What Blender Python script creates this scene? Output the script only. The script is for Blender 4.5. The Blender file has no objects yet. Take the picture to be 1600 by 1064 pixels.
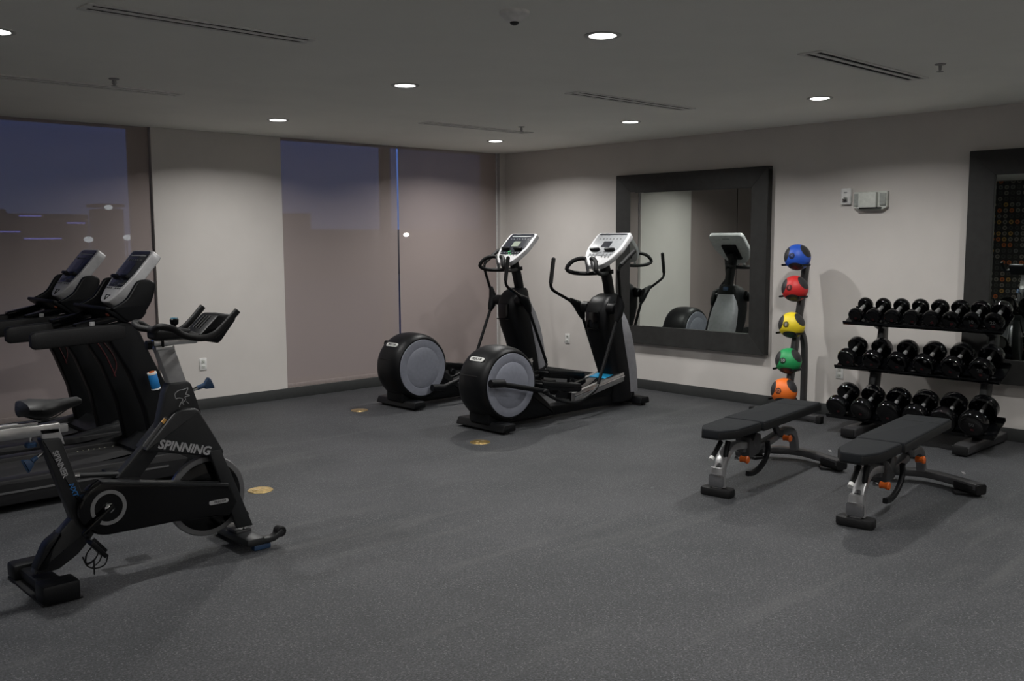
import bpy, bmesh, math, random
from math import pi, sin, cos, radians as RAD
from mathutils import Vector, Matrix
C = bpy.context.scene
COL = C.collection
random.seed(7)
H = 2.74

# ------------------------------------------------------------------ camera
cam_d = bpy.data.cameras.new('camera'); cam = bpy.data.objects.new('camera', cam_d); COL.objects.link(cam)
R_ = Vector((0.72949714, -0.68396586, -0.00496252)); U_ = Vector((0.07711549, 0.07503564, 0.99419458)); F_ = Vector((0.67962278, 0.72564479, -0.10748264))
cam.matrix_world = Matrix(((R_.x, U_.x, -F_.x, -8.27719), (R_.y, U_.y, -F_.y, -8.943126), (R_.z, U_.z, -F_.z, 1.689295), (0, 0, 0, 1)))
cam_d.sensor_width = 36; cam_d.lens = 1485.472 / 1600 * 36; cam_d.clip_end = 600; cam_d.clip_start = 0.05
C.camera = cam
# ------------------------------------------------------------------ exposure
C.view_settings.view_transform = 'Standard'; C.view_settings.look = 'None'
C.view_settings.exposure = 0.0; C.view_settings.gamma = 1.0; C.view_settings.use_curve_mapping = False
LENS_GLOW = 9.0        # brightness of a downlight lens
LAMP_W = 27.0          # output of each downlight
# ------------------------------------------------------------------ dusk sky
w = bpy.data.worlds.new('dusk'); C.world = w; w.use_nodes = True
nt = w.node_tree; nt.nodes.clear()
out = nt.nodes.new('ShaderNodeOutputWorld'); bg = nt.nodes.new('ShaderNodeBackground')
tc = nt.nodes.new('ShaderNodeTexCoord'); sx = nt.nodes.new('ShaderNodeSeparateXYZ'); cr = nt.nodes.new('ShaderNodeValToRGB')
nt.links.new(tc.outputs['Generated'], sx.inputs[0]); nt.links.new(sx.outputs['Z'], cr.inputs[0]); nt.links.new(cr.outputs[0], bg.inputs[0]); nt.links.new(bg.outputs[0], out.inputs[0])
e = cr.color_ramp.elements
e[0].position = 0.0; e[0].color = (0.060, 0.085, 0.18, 1)
e[1].position = 0.5; e[1].color = (0.018, 0.036, 0.15, 1)
x = cr.color_ramp.elements.new(0.12); x.color = (0.032, 0.060, 0.195, 1)
bg.inputs[1].default_value = 2.0

# ------------------------------------------------------------------ materials
MATS = {}
def mat(name, col, rough=0.5, metal=0.0, var=0.08, scale=30.0, bump=0.0, bscale=200.0, emit=None, spec=0.5, coat=0.0):
    if name in MATS: return MATS[name]
    m = bpy.data.materials.new(name); m.use_nodes = True; t = m.node_tree; b = t.nodes['Principled BSDF']
    b.inputs['Roughness'].default_value = rough; b.inputs['Metallic'].default_value = metal
    b.inputs['Specular IOR Level'].default_value = spec; b.inputs['Coat Weight'].default_value = coat
    co = t.nodes.new('ShaderNodeTexCoord'); n = t.nodes.new('ShaderNodeTexNoise'); n.inputs['Scale'].default_value = scale; n.inputs['Detail'].default_value = 3
    r = t.nodes.new('ShaderNodeValToRGB'); k = col
    r.color_ramp.elements[0].color = (*[c * (1 - var) for c in k], 1); r.color_ramp.elements[1].color = (*[min(1, c * (1 + var)) for c in k], 1)
    r.color_ramp.elements[0].position = .3; r.color_ramp.elements[1].position = .7
    t.links.new(co.outputs['Object'], n.inputs['Vector']); t.links.new(n.outputs['Fac'], r.inputs[0]); t.links.new(r.outputs[0], b.inputs['Base Color'])
    if bump:
        n2 = t.nodes.new('ShaderNodeTexNoise'); n2.inputs['Scale'].default_value = bscale; n2.inputs['Detail'].default_value = 2
        bp = t.nodes.new('ShaderNodeBump'); bp.inputs['Strength'].default_value = bump; bp.inputs['Distance'].default_value = 0.002
        t.links.new(co.outputs['Object'], n2.inputs['Vector']); t.links.new(n2.outputs['Fac'], bp.inputs['Height']); t.links.new(bp.outputs[0], b.inputs['Normal'])
    if emit:
        b.inputs['Emission Color'].default_value = (*emit[0], 1); b.inputs['Emission Strength'].default_value = emit[1]
    MATS[name] = m; return m

BLACK = mat('black_plastic', (.0022, .0026, .0034), .44, spec=.24, bump=.3)
GLOSS = mat('gloss_black', (.0015, .0016, .002), .10, coat=.1, spec=.3)
RUBBER = mat('black_rubber', (.0045, .0045, .005), .6, spec=.3, bump=.5)
DARK = mat('charcoal_paint', (.014, .015, .0165), .42, .2)
GUN = mat('gunmetal_paint', (.07, .07, .073), .38, .6)
SILVER = mat('silver_paint', (.36, .36, .365), .38, .3)
LSILV = mat('light_silver_plastic', (.47, .47, .48), .4, .1)
CHROME = mat('chrome', (.75, .75, .76), .12, 1.0, .02)
SPR = mat('sprinkler_metal', (.35, .35, .34), .4, .5)
HANDLE = mat('satin_chrome', (.85, .85, .86), .32, .9, .03)
ALU = mat('brushed_aluminium', (.6, .6, .6), .3, 1.0, .05)
GREYD = mat('grey_disc', (.19, .20, .24), .45, .05)
GREYC = mat('grey_cover', (.24, .24, .26), .45, .1)
BENCHF = mat('bench_grey_paint', (.33, .33, .335), .33, .6)
VINYL = mat('charcoal_vinyl', (.011, .0125, .0145), .75, spec=.16, bump=.5, bscale=300)
VINYLS = mat('black_vinyl', (.005, .0052, .0056), .55, spec=.35, bump=.4)
ORANGE = mat('orange_plastic', (.46, .085, .006), .4)
BLUE = mat('blue_plastic', (.02, .17, .42), .4)
BLUED = mat('dark_blue_plastic', (.02, .05, .11), .4)
WHITE = mat('white_plastic', (.7, .7, .69), .45)
OFFW = mat('off_white_plastic', (.58, .6, .56), .5)
RED = mat('red_print', (.05, .002, .004), .5)
PRINT = mat('grey_print', (.30, .30, .31), .5)
PRINTD = mat('dim_grey_print', (.08, .08, .083), .5)
PRINTB = mat('blue_print', (.02, .13, .35), .5)
BRASS = mat('brass', (.62, .45, .19), .32, .9, .25, 60)
SCREEN = mat('console_face', (.018, .02, .026), .22, coat=.5)
SHEEN = mat('console_face_sheen', (.24, .25, .26), .3)  # reflected glare on the nearer elliptical's face, put into the base colour
LCD = mat('lcd_panel', (.16, .18, .15), .3)
GREEN_LED = mat('green_led', (.05, .3, .08), .4, emit=((.1, .9, .25), .5))
AMB_LED = mat('pale_dot', (.6, .6, .45), .4)
FRAMEM = mat('mirror_frame_wood', (.0155, .0155, .0148), .55, var=.25, scale=14, bump=.3)
BASEB = mat('baseboard_vinyl', (.035, .037, .037), .55, var=.1)
VENTM = mat('vent_paint', (.80, .80, .76), .6)
VOID = mat('vent_slot', (.01, .01, .011), .9)
CAST = mat('window_metal', (.05, .045, .045), .5, .3)

def wall_mat():
    m = mat('painted_wall', (.60, .57, .545), .8, var=.025, scale=3, bump=.25, bscale=160); return m
WALL = wall_mat()
CEIL = mat('ceiling_paint', (.92, .92, .86), .9, var=.02, scale=2)
OUTG = mat('asphalt_outside', (.06, .055, .05), .9, var=.2, scale=.2)
OUTB = mat('building_outside', (.10, .09, .085), .9, var=.15, scale=.3)

def floor_mat():
    m = bpy.data.materials.new('speckled_rubber_floor'); m.use_nodes = True; t = m.node_tree; b = t.nodes['Principled BSDF']
    L = t.links.new; co = t.nodes.new('ShaderNodeTexCoord')
    def noise(s, d=2, rough=.5):
        n = t.nodes.new('ShaderNodeTexNoise'); n.inputs['Scale'].default_value = s; n.inputs['Detail'].default_value = d; n.inputs['Roughness'].default_value = rough
        L(co.outputs['Object'], n.inputs['Vector']); return n
    def ramp(src, p0, c0, p1, c1):
        r = t.nodes.new('ShaderNodeValToRGB'); r.color_ramp.elements[0].position = p0; r.color_ramp.elements[1].position = p1
        r.color_ramp.elements[0].color = (*c0, 1); r.color_ramp.elements[1].color = (*c1, 1); L(src, r.inputs[0]); return r
    def mix(fac, a, c):
        x = t.nodes.new('ShaderNodeMix'); x.data_type = 'RGBA'
        if isinstance(fac, float): x.inputs[0].default_value = fac
        else: L(fac, x.inputs[0])
        for i, v in ((6, a), (7, c)):
            if isinstance(v, tuple): x.inputs[i].default_value = (*v, 1)
            else: L(v, x.inputs[i])
        return x.outputs[2]
    base = ramp(noise(1.3, 4, .6).outputs['Fac'], .35, (.031, .033, .036), .65, (.048, .049, .053))
    fine = noise(95, 3, .7)
    f1 = ramp(fine.outputs['Fac'], .40, (.50, .50, .51), .62, (1.46, 1.46, 1.46))
    mu = t.nodes.new('ShaderNodeMix'); mu.data_type = 'RGBA'; mu.blend_type = 'MULTIPLY'; mu.inputs[0].default_value = 1.0
    L(base.outputs[0], mu.inputs[6]); L(f1.outputs[0], mu.inputs[7])
    vor = t.nodes.new('ShaderNodeTexVoronoi'); vor.inputs['Scale'].default_value = 190; L(co.outputs['Object'], vor.inputs['Vector'])
    sp = t.nodes.new('ShaderNodeSeparateColor'); L(vor.outputs['Color'], sp.inputs[0])
    spk = ramp(sp.outputs[0], .92, (0, 0, 0), .95, (.75, .75, .75))
    c1 = mix(spk.outputs[0], mu.outputs[2], (.125, .125, .132))
    # scuffs: long pale streaks
    mp = t.nodes.new('ShaderNodeMapping'); mp.inputs['Scale'].default_value = (.35, 2.6, 1); mp.inputs['Rotation'].default_value = (0, 0, .5)
    L(co.outputs['Object'], mp.inputs['Vector']); sn = t.nodes.new('ShaderNodeTexNoise'); sn.inputs['Scale'].default_value = 1.6; sn.inputs['Detail'].default_value = 6; L(mp.outputs[0], sn.inputs['Vector'])
    sc = ramp(sn.outputs['Fac'], .58, (0, 0, 0), .72, (.35, .35, .35))
    c2 = mix(sc.outputs[0], c1, (.10, .10, .10))
    L(c2, b.inputs['Base Color']); b.inputs['Roughness'].default_value = .62; b.inputs['Specular IOR Level'].default_value = .35
    bp = t.nodes.new('ShaderNodeBump'); bp.inputs['Strength'].default_value = .25; bp.inputs['Distance'].default_value = .002; L(fine.outputs['Fac'], bp.inputs['Height']); L(bp.outputs[0], b.inputs['Normal'])
    return m
FLOOR = floor_mat()

def blind_mat(name, fac):
    m = bpy.data.materials.new(name); m.use_nodes = True; t = m.node_tree; t.nodes.clear(); L = t.links.new
    o = t.nodes.new('ShaderNodeOutputMaterial'); d = t.nodes.new('ShaderNodeBsdfDiffuse'); tr = t.nodes.new('ShaderNodeBsdfTransparent'); mx = t.nodes.new('ShaderNodeMixShader')
    co = t.nodes.new('ShaderNodeTexCoord'); w1 = t.nodes.new('ShaderNodeTexWave'); w1.inputs['Scale'].default_value = 60; w1.bands_direction = 'Z'; w1.inputs['Distortion'].default_value = 1.5
    r = t.nodes.new('ShaderNodeValToRGB'); r.color_ramp.elements[0].color = (.345, .292, .282, 1); r.color_ramp.elements[1].color = (.375, .318, .306, 1)
    L(co.outputs['Object'], w1.inputs['Vector']); L(w1.outputs['Fac'], r.inputs[0]); L(r.outputs[0], d.inputs[0])
    mx.inputs[0].default_value = fac; L(d.outputs[0], mx.inputs[1]); L(tr.outputs[0], mx.inputs[2]); L(mx.outputs[0], o.inputs[0])
    return m
BLIND = blind_mat('screen_fabric', .135); BLIND2 = blind_mat('denser_screen_fabric', .05)
def glass_mat():
    m = bpy.data.materials.new('window_glass'); m.use_nodes = True; t = m.node_tree; t.nodes.clear(); L = t.links.new
    o = t.nodes.new('ShaderNodeOutputMaterial'); g = t.nodes.new('ShaderNodeBsdfGlossy'); tr = t.nodes.new('ShaderNodeBsdfTransparent'); mx = t.nodes.new('ShaderNodeMixShader'); fr = t.nodes.new('ShaderNodeFresnel')
    tr.inputs[0].default_value = (.92, .95, .96, 1); g.inputs['Roughness'].default_value = .02; fr.inputs[0].default_value = 1.45
    L(fr.outputs[0], mx.inputs[0]); L(tr.outputs[0], mx.inputs[1]); L(g.outputs[0], mx.inputs[2]); L(mx.outputs[0], o.inputs[0]); return m
GLASS = glass_mat()
def mirror_mat():
    m = bpy.data.materials.new('mirror_glass'); m.use_nodes = True; b = m.node_tree.nodes['Principled BSDF']
    b.inputs['Base Color'].default_value = (.80, .86, .82, 1); b.inputs['Metallic'].default_value = 1; b.inputs['Roughness'].default_value = .0; return m
MIRROR = mirror_mat()
def emis(name, col, s):
    m = bpy.data.materials.new(name); m.use_nodes = True; t = m.node_tree; t.nodes.clear()
    o = t.nodes.new('ShaderNodeOutputMaterial'); e_ = t.nodes.new('ShaderNodeEmission'); e_.inputs[0].default_value = (*col, 1); e_.inputs[1].default_value = s
    t.links.new(e_.outputs[0], o.inputs[0]); return m
LENS = emis('downlight_lens', (1.0, .985, .96), LENS_GLOW)
STREET = emis('street_lamp_glow', (1, .93, .8), 200)
STREETD = emis('dim_lamp_glow', (.9, .95, 1), 1.7)
VIOLET = emis('violet_light_strip', (.25, .25, .9), 1.5)

def ring_mat():
    m = bpy.data.materials.new('ringed_wallcovering'); m.use_nodes = True; t = m.node_tree; b = t.nodes['Principled BSDF']; L = t.links.new
    co = t.nodes.new('ShaderNodeTexCoord'); mp = t.nodes.new('ShaderNodeMapping'); mp.inputs['Scale'].default_value = (0, 9.0, 9.0); L(co.outputs['Object'], mp.inputs[0])
    fl = t.nodes.new('ShaderNodeVectorMath'); fl.operation = 'FLOOR'; L(mp.outputs[0], fl.inputs[0])
    fr = t.nodes.new('ShaderNodeVectorMath'); fr.operation = 'FRACTION'; L(mp.outputs[0], fr.inputs[0])
    ds = t.nodes.new('ShaderNodeVectorMath'); ds.operation = 'DISTANCE'; ds.inputs[1].default_value = (0, .5, .5); L(fr.outputs[0], ds.inputs[0])
    rr = t.nodes.new('ShaderNodeValToRGB'); el = rr.color_ramp.elements; el[0].position = .16; el[0].color = (.25, .25, .25, 1); el[1].position = .40; el[1].color = (0, 0, 0, 1)
    a = el.new(.22); a.color = (1, 1, 1, 1); a = el.new(.34); a.color = (1, 1, 1, 1); L(ds.outputs['Value'], rr.inputs[0])
    wn = t.nodes.new('ShaderNodeTexWhiteNoise'); L(fl.outputs[0], wn.inputs[0])
    cl = t.nodes.new('ShaderNodeValToRGB'); cl.color_ramp.interpolation = 'CONSTANT'; ce = cl.color_ramp.elements
    ce[0].position = 0; ce[0].color = (.06, .06, .055, 1); ce[1].position = .35; ce[1].color = (.22, .20, .17, 1)
    for p_, c_ in ((.62, (.50, .13, .035)), (.76, (.45, .26, .07)), (.86, (.16, .16, .155))): q = ce.new(p_); q.color = (*c_, 1)
    L(wn.outputs['Value'], cl.inputs[0])
    mx = t.nodes.new('ShaderNodeMix'); mx.data_type = 'RGBA'; L(rr.outputs[0], mx.inputs[0]); mx.inputs[6].default_value = (.02, .02, .018, 1); L(cl.outputs[0], mx.inputs[7])
    L(mx.outputs[2], b.inputs['Base Color']); b.inputs['Roughness'].default_value = .5; return m

def ball_mat(name, col):
    m = bpy.data.materials.new(name); m.use_nodes = True; t = m.node_tree; b = t.nodes['Principled BSDF']; L = t.links.new
    co = t.nodes.new('ShaderNodeTexCoord'); nz = t.nodes.new('ShaderNodeVectorMath'); nz.operation = 'NORMALIZE'; L(co.outputs['Object'], nz.inputs[0])
    # black grip patches around the ball
    cm = Vector((-.86, -.50, .03)); rt = Vector((.5, -.866, 0)); up = Vector((0, 0, 1))
    dirs = [(cm * .42 + rt * .72 + up * .55, .60), (cm * .50 - rt * .10 - up * .82, .60), (cm * .25 - rt * .95 + up * .25, .60), (-cm * .6 + up * .7 - rt * .2, .6), (-cm * .8 - up * .5 + rt * .3, .6)]
    prev = None
    for d, th in dirs:
        d = d.normalized(); dt = t.nodes.new('ShaderNodeVectorMath'); dt.operation = 'DOT_PRODUCT'; dt.inputs[1].default_value = d; L(nz.outputs[0], dt.inputs[0])
        mr = t.nodes.new('ShaderNodeMapRange'); mr.inputs['From Min'].default_value = math.cos(th) - .008; mr.inputs['From Max'].default_value = math.cos(th) + .008; L(dt.outputs['Value'], mr.inputs['Value'])
        if prev is None: prev = mr.outputs[0]
        else:
            ma = t.nodes.new('ShaderNodeMath'); ma.operation = 'MAXIMUM'; L(prev, ma.inputs[0]); L(mr.outputs[0], ma.inputs[1]); prev = ma.outputs[0]
    mx = t.nodes.new('ShaderNodeMix'); mx.data_type = 'RGBA'; L(prev, mx.inputs[0]); mx.inputs[6].default_value = (*col, 1); mx.inputs[7].default_value = (.022, .022, .024, 1)
    L(mx.outputs[2], b.inputs['Base Color']); b.inputs['Roughness'].default_value = .5
    n2 = t.nodes.new('ShaderNodeTexVoronoi'); n2.inputs['Scale'].default_value = 160; L(co.outputs['Object'], n2.inputs[0])
    bp = t.nodes.new('ShaderNodeBump'); bp.inputs['Strength'].default_value = .25; bp.inputs['Distance'].default_value = .002; L(n2.outputs['Distance'], bp.inputs['Height']); L(bp.outputs[0], b.inputs['Normal'])
    return m

# ------------------------------------------------------------------ mesh helpers
def new(): return bmesh.new()
def box(bm, c, s, rot=None, bev=0.0, seg=2):
    g = bmesh.ops.create_cube(bm, size=1.0); vs = g['verts']
    for v in vs: v.co = Vector((v.co.x * s[0], v.co.y * s[1], v.co.z * s[2]))
    if bev:
        es = list({e_ for v in vs for e_ in v.link_edges})
        r = bmesh.ops.bevel(bm, geom=es, offset=bev, segments=seg, affect='EDGES', profile=.5); 
        vs = list({v for f in r['faces'] for v in f.verts} | {v for v in vs if v.is_valid})
    M = Matrix.Translation(Vector(c)) @ (rot.to_4x4() if rot else Matrix.Identity(4))
    # collect the connected island
    seen = set(vs); st = list(vs)
    while st:
        v = st.pop()
        for e_ in v.link_edges:
            o = e_.other_vert(v)
            if o not in seen: seen.add(o); st.append(o)
    for v in seen: v.co = M @ v.co
    return bm
def RY(a): return Matrix.Rotation(a, 3, 'Y')
def RZ(a): return Matrix.Rotation(a, 3, 'Z')
def RX(a): return Matrix.Rotation(a, 3, 'X')
def smooth_path(pts, n=6):
    P = [Vector(p) for p in pts]; out = []
    for i in range(len(P) - 1):
        p0 = P[max(i - 1, 0)]; p1 = P[i]; p2 = P[i + 1]; p3 = P[min(i + 2, len(P) - 1)]
        for k in range(n):
            t = k / n
            out.append(.5 * ((2 * p1) + (p2 - p0) * t + (2 * p0 - 5 * p1 + 4 * p2 - p3) * t * t + (3 * p1 - p0 - 3 * p2 + p3) * t ** 3))
    out.append(P[-1]); return out
def tube(bm, pts, r, n=12, smooth=0, sect=None, cap=True, up=(0, 1, 0)):
    """sweep: r radius (or list); sect=(w,h) makes a rounded rectangle, w along 'up', h across"""
    P = smooth_path(pts, smooth) if smooth else [Vector(p) for p in pts]
    m = len(P)
    if sect:
        w_, h_ = sect; c_ = min(w_, h_) * .22; prof = []
        for (sx_, sy_, a0) in ((1, 1, 0), (-1, 1, pi / 2), (-1, -1, pi), (1, -1, 3 * pi / 2)):
            for k in range(3):
                a = a0 + k * pi / 4; prof.append((sx_ * (w_ / 2 - c_) + c_ * cos(a), sy_ * (h_ / 2 - c_) + c_ * sin(a)))
    rings = []
    prevn = None
    for i in range(m):
        if i == 0: d = P[1] - P[0]
        elif i == m - 1: d = P[-1] - P[-2]
        else: d = (P[i + 1] - P[i]).normalized() + (P[i] - P[i - 1]).normalized()
        d.normalize()
        if prevn is None:
            u = Vector(up); u = u - d * u.dot(d)
            if u.length < 1e-3: u = Vector((1, 0, 0)) - d * d.x
            if u.length < 1e-3: u = Vector((0, 0, 1)) - d * d.z
        else: u = prevn - d * prevn.dot(d)
        u.normalize(); prevn = u; v = d.cross(u)
        rr = r[min(i, len(r) - 1)] if isinstance(r, (list, tuple)) and not smooth else (r if not isinstance(r, (list, tuple)) else r[0] + (r[1] - r[0]) * i / (m - 1))
        if sect: ring = [bm.verts.new(P[i] + u * a * rr + v * b_ * rr) for a, b_ in prof]
        else: ring = [bm.verts.new(P[i] + (u * cos(2 * pi * k / n) + v * sin(2 * pi * k / n)) * rr) for k in range(n)]
        rings.append(ring)
    for a, b_ in zip(rings, rings[1:]):
        q = len(a)
        for k in range(q): bm.faces.new((a[k], a[(k + 1) % q], b_[(k + 1) % q], b_[k]))
    if cap: bm.faces.new(rings[0][::-1]); bm.faces.new(rings[-1])
    return bm
def prism(bm, poly, y0, y1, bev=0.0, axis='y', seg=2, taper=None):
    """poly in (x,z) extruded along y (or for axis 'z': poly (x,y) extruded z; axis 'x': poly (y,z) extruded x)"""
    def mk(a, b_, c_):
        return {'y': (a, c_, b_), 'z': (a, b_, c_), 'x': (c_, a, b_)}[axis]
    A = [bm.verts.new(mk(a, b_, y0)) for a, b_ in poly]; B = [bm.verts.new(mk(a, b_, y1)) for a, b_ in poly]
    f0 = bm.faces.new(A); f1 = bm.faces.new(B[::-1]); fs = [f0, f1]; n = len(poly)
    for k in range(n): fs.append(bm.faces.new((A[k], B[k], B[(k + 1) % n], A[(k + 1) % n])))
    bmesh.ops.recalc_face_normals(bm, faces=fs)
    if bev:
        es = list(f0.edges) + list(f1.edges)
        bmesh.ops.bevel(bm, geom=es, offset=bev, segments=seg, affect='EDGES', profile=.5)
    return bm
def rnd(poly, r=.02, n=3):
    """round the corners of a 2D polygon"""
    out = []; m = len(poly)
    for i in range(m):
        p0 = Vector(poly[i - 1]); p1 = Vector(poly[i]); p2 = Vector(poly[(i + 1) % m])
        a = (p0 - p1); b_ = (p2 - p1); ra = min(r, a.length * .45); rb = min(r, b_.length * .45)
        A = p1 + a.normalized() * ra; B = p1 + b_.normalized() * rb
        for k in range(n + 1):
            t = k / n; q = A * (1 - t) ** 2 + p1 * 2 * t * (1 - t) + B * t * t; out.append((q.x, q.y))
    return out
def lathe(bm, prof, c, axis='z', n=32, rot=None):
    """prof [(radius, height)] turned about the axis through c"""
    c = Vector(c); rings = []
    for r, h in prof:
        ring = []
        for k in range(n):
            a = 2 * pi * k / n
            v = {'z': Vector((r * cos(a), r * sin(a), h)), 'y': Vector((r * cos(a), h, r * sin(a))), 'x': Vector((h, r * cos(a), r * sin(a)))}[axis]
            if rot: v = rot @ v
            ring.append(bm.verts.new(c + v))
        rings.append(ring)
    fs = []
    for a, b_ in zip(rings, rings[1:]):
        for k in range(n): fs.append(bm.faces.new((a[k], a[(k + 1) % n], b_[(k + 1) % n], b_[k])))
    fs.append(bm.faces.new(rings[0][::-1])); fs.append(bm.faces.new(rings[-1]))
    bmesh.ops.recalc_face_normals(bm, faces=fs); return bm
def disc(bm, c, r, h, axis='z', n=32, bev=.15):
    b_ = min(h, r) * bev; return lathe(bm, [(r - b_, -h / 2), (r, -h / 2 + b_), (r, h / 2 - b_), (r - b_, h / 2)], c, axis, n)
def sphere(bm, c, r, seg=32, ring=18, sc=(1, 1, 1)):
    g = bmesh.ops.create_uvsphere(bm, u_segments=seg, v_segments=ring, radius=r)
    for v in g['verts']: v.co = Vector((v.co.x * sc[0], v.co.y * sc[1], v.co.z * sc[2])) + Vector(c)
    return bm

def obj(name, bm, m, parent=None, org=(0, 0, 0), rot=None, label=None):
    me = bpy.data.meshes.new(name); bmesh.ops.recalc_face_normals(bm, faces=bm.faces[:])
    bm.to_mesh(me); bm.free(); me.materials.append(m)
    for p in me.polygons: p.use_smooth = True
    me.set_sharp_from_angle(angle=RAD(34))
    o = bpy.data.objects.new(name, me); COL.objects.link(o)
    if parent is not None: o.parent = parent
    o.location = org
    if rot: o.rotation_euler = rot
    if label: o['label'] = label
    return o
def wobj(name, bm, m, root, label=None):
    """part authored in world coordinates under a thing (root at root.location, unrotated)"""
    r = root
    off = Vector((0, 0, 0))
    while r is not None: off += r.location; r = r.parent
    for v in bm.verts: v.co -= off
    return obj(name, bm, m, root, label=label)
def tag(o, label, cat, group=None):
    o['label'] = label; o['category'] = cat
    if group: o['group'] = group
    return o
def thing(name, label, cat, loc, rz=0, group=None):
    o = bpy.data.objects.new(name, None); COL.objects.link(o); o.empty_display_size = .1
    o.location = loc; o.rotation_euler = (0, 0, rz); return tag(o, label, cat, group)
def struct(name, bm, m, parent=None):
    o = obj(name, bm, m, parent)
    if parent is None: o['kind'] = 'structure'
    return o
def copy_tree(o, parent=None):
    c = o.copy(); COL.objects.link(c); c.parent = parent
    for ch in list(o.children): copy_tree(ch, c)
    return c
def text_bm(s, size, depth=.0015, align='CENTER', shear=0.0, bold=0.0):
    cu = bpy.data.curves.new('t', 'FONT'); cu.body = s; cu.size = size; cu.extrude = depth / 2; cu.align_x = align; cu.align_y = 'CENTER'; cu.shear = shear; cu.offset = bold; cu.resolution_u = 3
    o = bpy.data.objects.new('t', cu); COL.objects.link(o)
    bpy.context.view_layer.update()
    me = bpy.data.meshes.new_from_object(o.evaluated_get(bpy.context.evaluated_depsgraph_get()))
    bm = bmesh.new(); bm.from_mesh(me); bpy.data.objects.remove(o); bpy.data.curves.remove(cu); bpy.data.meshes.remove(me)
    return bm
def place(bm, c, xdir, ydir):
    """map text-plane x,y to directions, z = x cross y"""
    X = Vector(xdir).normalized(); Y = Vector(ydir); Y = (Y - X * Y.dot(X)).normalized(); Z = X.cross(Y); c = Vector(c)
    for v in bm.verts: v.co = c + X * v.co.x + Y * v.co.y + Z * v.co.z
    return bm

# ================================================================== THE ROOM
XW, YS = -11.5, -11.5
b = new(); box(b, (XW / 2, YS / 2, -.05), (-XW + .6, -YS + .6, .1)); struct('floor', b, FLOOR)
b = new(); box(b, (XW / 2, YS / 2, H + .05), (-XW + .6, -YS + .6, .1)); struct('ceiling', b, CEIL)
b = new(); box(b, (.1, YS / 2, H / 2), (.2, -YS + .2, H)); struct('wall_right', b, WALL)
b = new(); box(b, (XW - .1, YS / 2, H / 2), (.2, -YS + .2, H)); struct('wall_left', b, WALL)
b = new(); box(b, (XW / 2, YS - .1, H / 2), (-XW + .2, .2, H)); struct('wall_behind', b, WALL)
# window wall: column, curb under the glass, end pieces
b = new()
box(b, ((-4.54 - 3.177) / 2, .15, H / 2), (4.54 - 3.177, .3, H))
box(b, (-.06 + .03, .15, H / 2), (.13, .3, H))
box(b, ((-9.2 + XW) / 2, .15, H / 2), (-9.2 - XW, .3, H))
box(b, (-6.87, .15, .05), (4.66, .3, .10)); box(b, (-1.63, .15, .05), (3.1, .3, .10))
struct('wall_window', b, WALL)
b = new(); box(b, (XW / 2, -.006, .054), (-XW, .012, .108), bev=.003); struct('baseboard_window', b, BASEB)
b = new(); box(b, (-.006, YS / 2, .054), (.012, -YS, .108), bev=.003); struct('baseboard_right', b, BASEB)
b = new(); box(b, (XW + .006, YS / 2, .054), (.012, -YS, .108), bev=.003); struct('baseboard_left', b, BASEB)

def window(n, x0, x1, mull):
    b = new()
    for xm in [x0 + .04, x1 - .04] + mull: box(b, (xm, .22, (H + .1) / 2), (.085, .09, H - .1), bev=.004)
    box(b, ((x0 + x1) / 2, .22, .14), (x1 - x0, .09, .08)); box(b, ((x0 + x1) / 2, .22, H + .02), (x1 - x0, .09, .05))
    o = struct('window_%d' % n, b, CAST)
    xs = [x0 + .08] + mull + [x1 - .08]
    for a, c in zip(xs, xs[1:]):
        g = new(); box(g, ((a + c) / 2, .22, H / 2 + .05), (c - a - .02, .008, H - .2)); obj('glass_pane', g, GLASS, o)
    return o
window(1, -9.2, -4.54, [-6.22, -7.7]); window(2, -3.177, -.09, [-1.70])
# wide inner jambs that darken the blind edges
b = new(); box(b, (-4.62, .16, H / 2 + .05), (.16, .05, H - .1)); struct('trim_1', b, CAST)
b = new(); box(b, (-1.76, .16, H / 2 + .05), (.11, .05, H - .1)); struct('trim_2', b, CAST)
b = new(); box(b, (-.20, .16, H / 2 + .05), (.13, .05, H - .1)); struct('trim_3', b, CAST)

b = new(); box(b, (-.128, .03, H / 2 + .05), (.011, .02, H - .1), bev=.002); struct('trim_4', b, mat('side_channel', (.75, .75, .74), .4, .1))

def blind(x0, x1, label, y=.035, m=None):
    t = thing('roller_blind', label, 'window blind', ((x0 + x1) / 2, y, .10), group='grey brown screen blinds over the windows')
    n = 24; b = new(); rows = []
    for i in range(n + 1):
        xx = x0 + (x1 - x0) * i / n
        rows.append([b.verts.new((xx, y + .002 * sin(i * .9), z)) for z in (.145, .8, 1.5, 2.1, H - .001)])
    for a, c in zip(rows, rows[1:]):
        for k in range(4): b.faces.new((a[k], c[k], c[k + 1], a[k + 1]))
    wobj('fabric', b, m or BLIND, t)
    b = new(); box(b, ((x0 + x1) / 2, y, .126), (x1 - x0, .018, .044), bev=.005); wobj('bottom_bar', b, mat('blind_bar', (.26, .22, .21), .6), t)
    b = new(); box(b, ((x0 + x1) / 2, y, .106), (x1 - x0 - .02, .008, .006)); wobj('bottom_seal', b, ALU, t)
    return t
blind(-3.165, -1.672, 'wide grey brown screen blind filling the window right of the pale wall column')
blind(-1.650, -.135, 'grey brown screen blind nearest the room corner, beside the mirror wall', m=BLIND2)
blind(-6.02, -4.548, 'grey brown screen blind behind the treadmills, left of the pale wall column')
blind(-7.56, -6.04, 'grey brown screen blind beyond the treadmills, seen only left of the frame')

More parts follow.
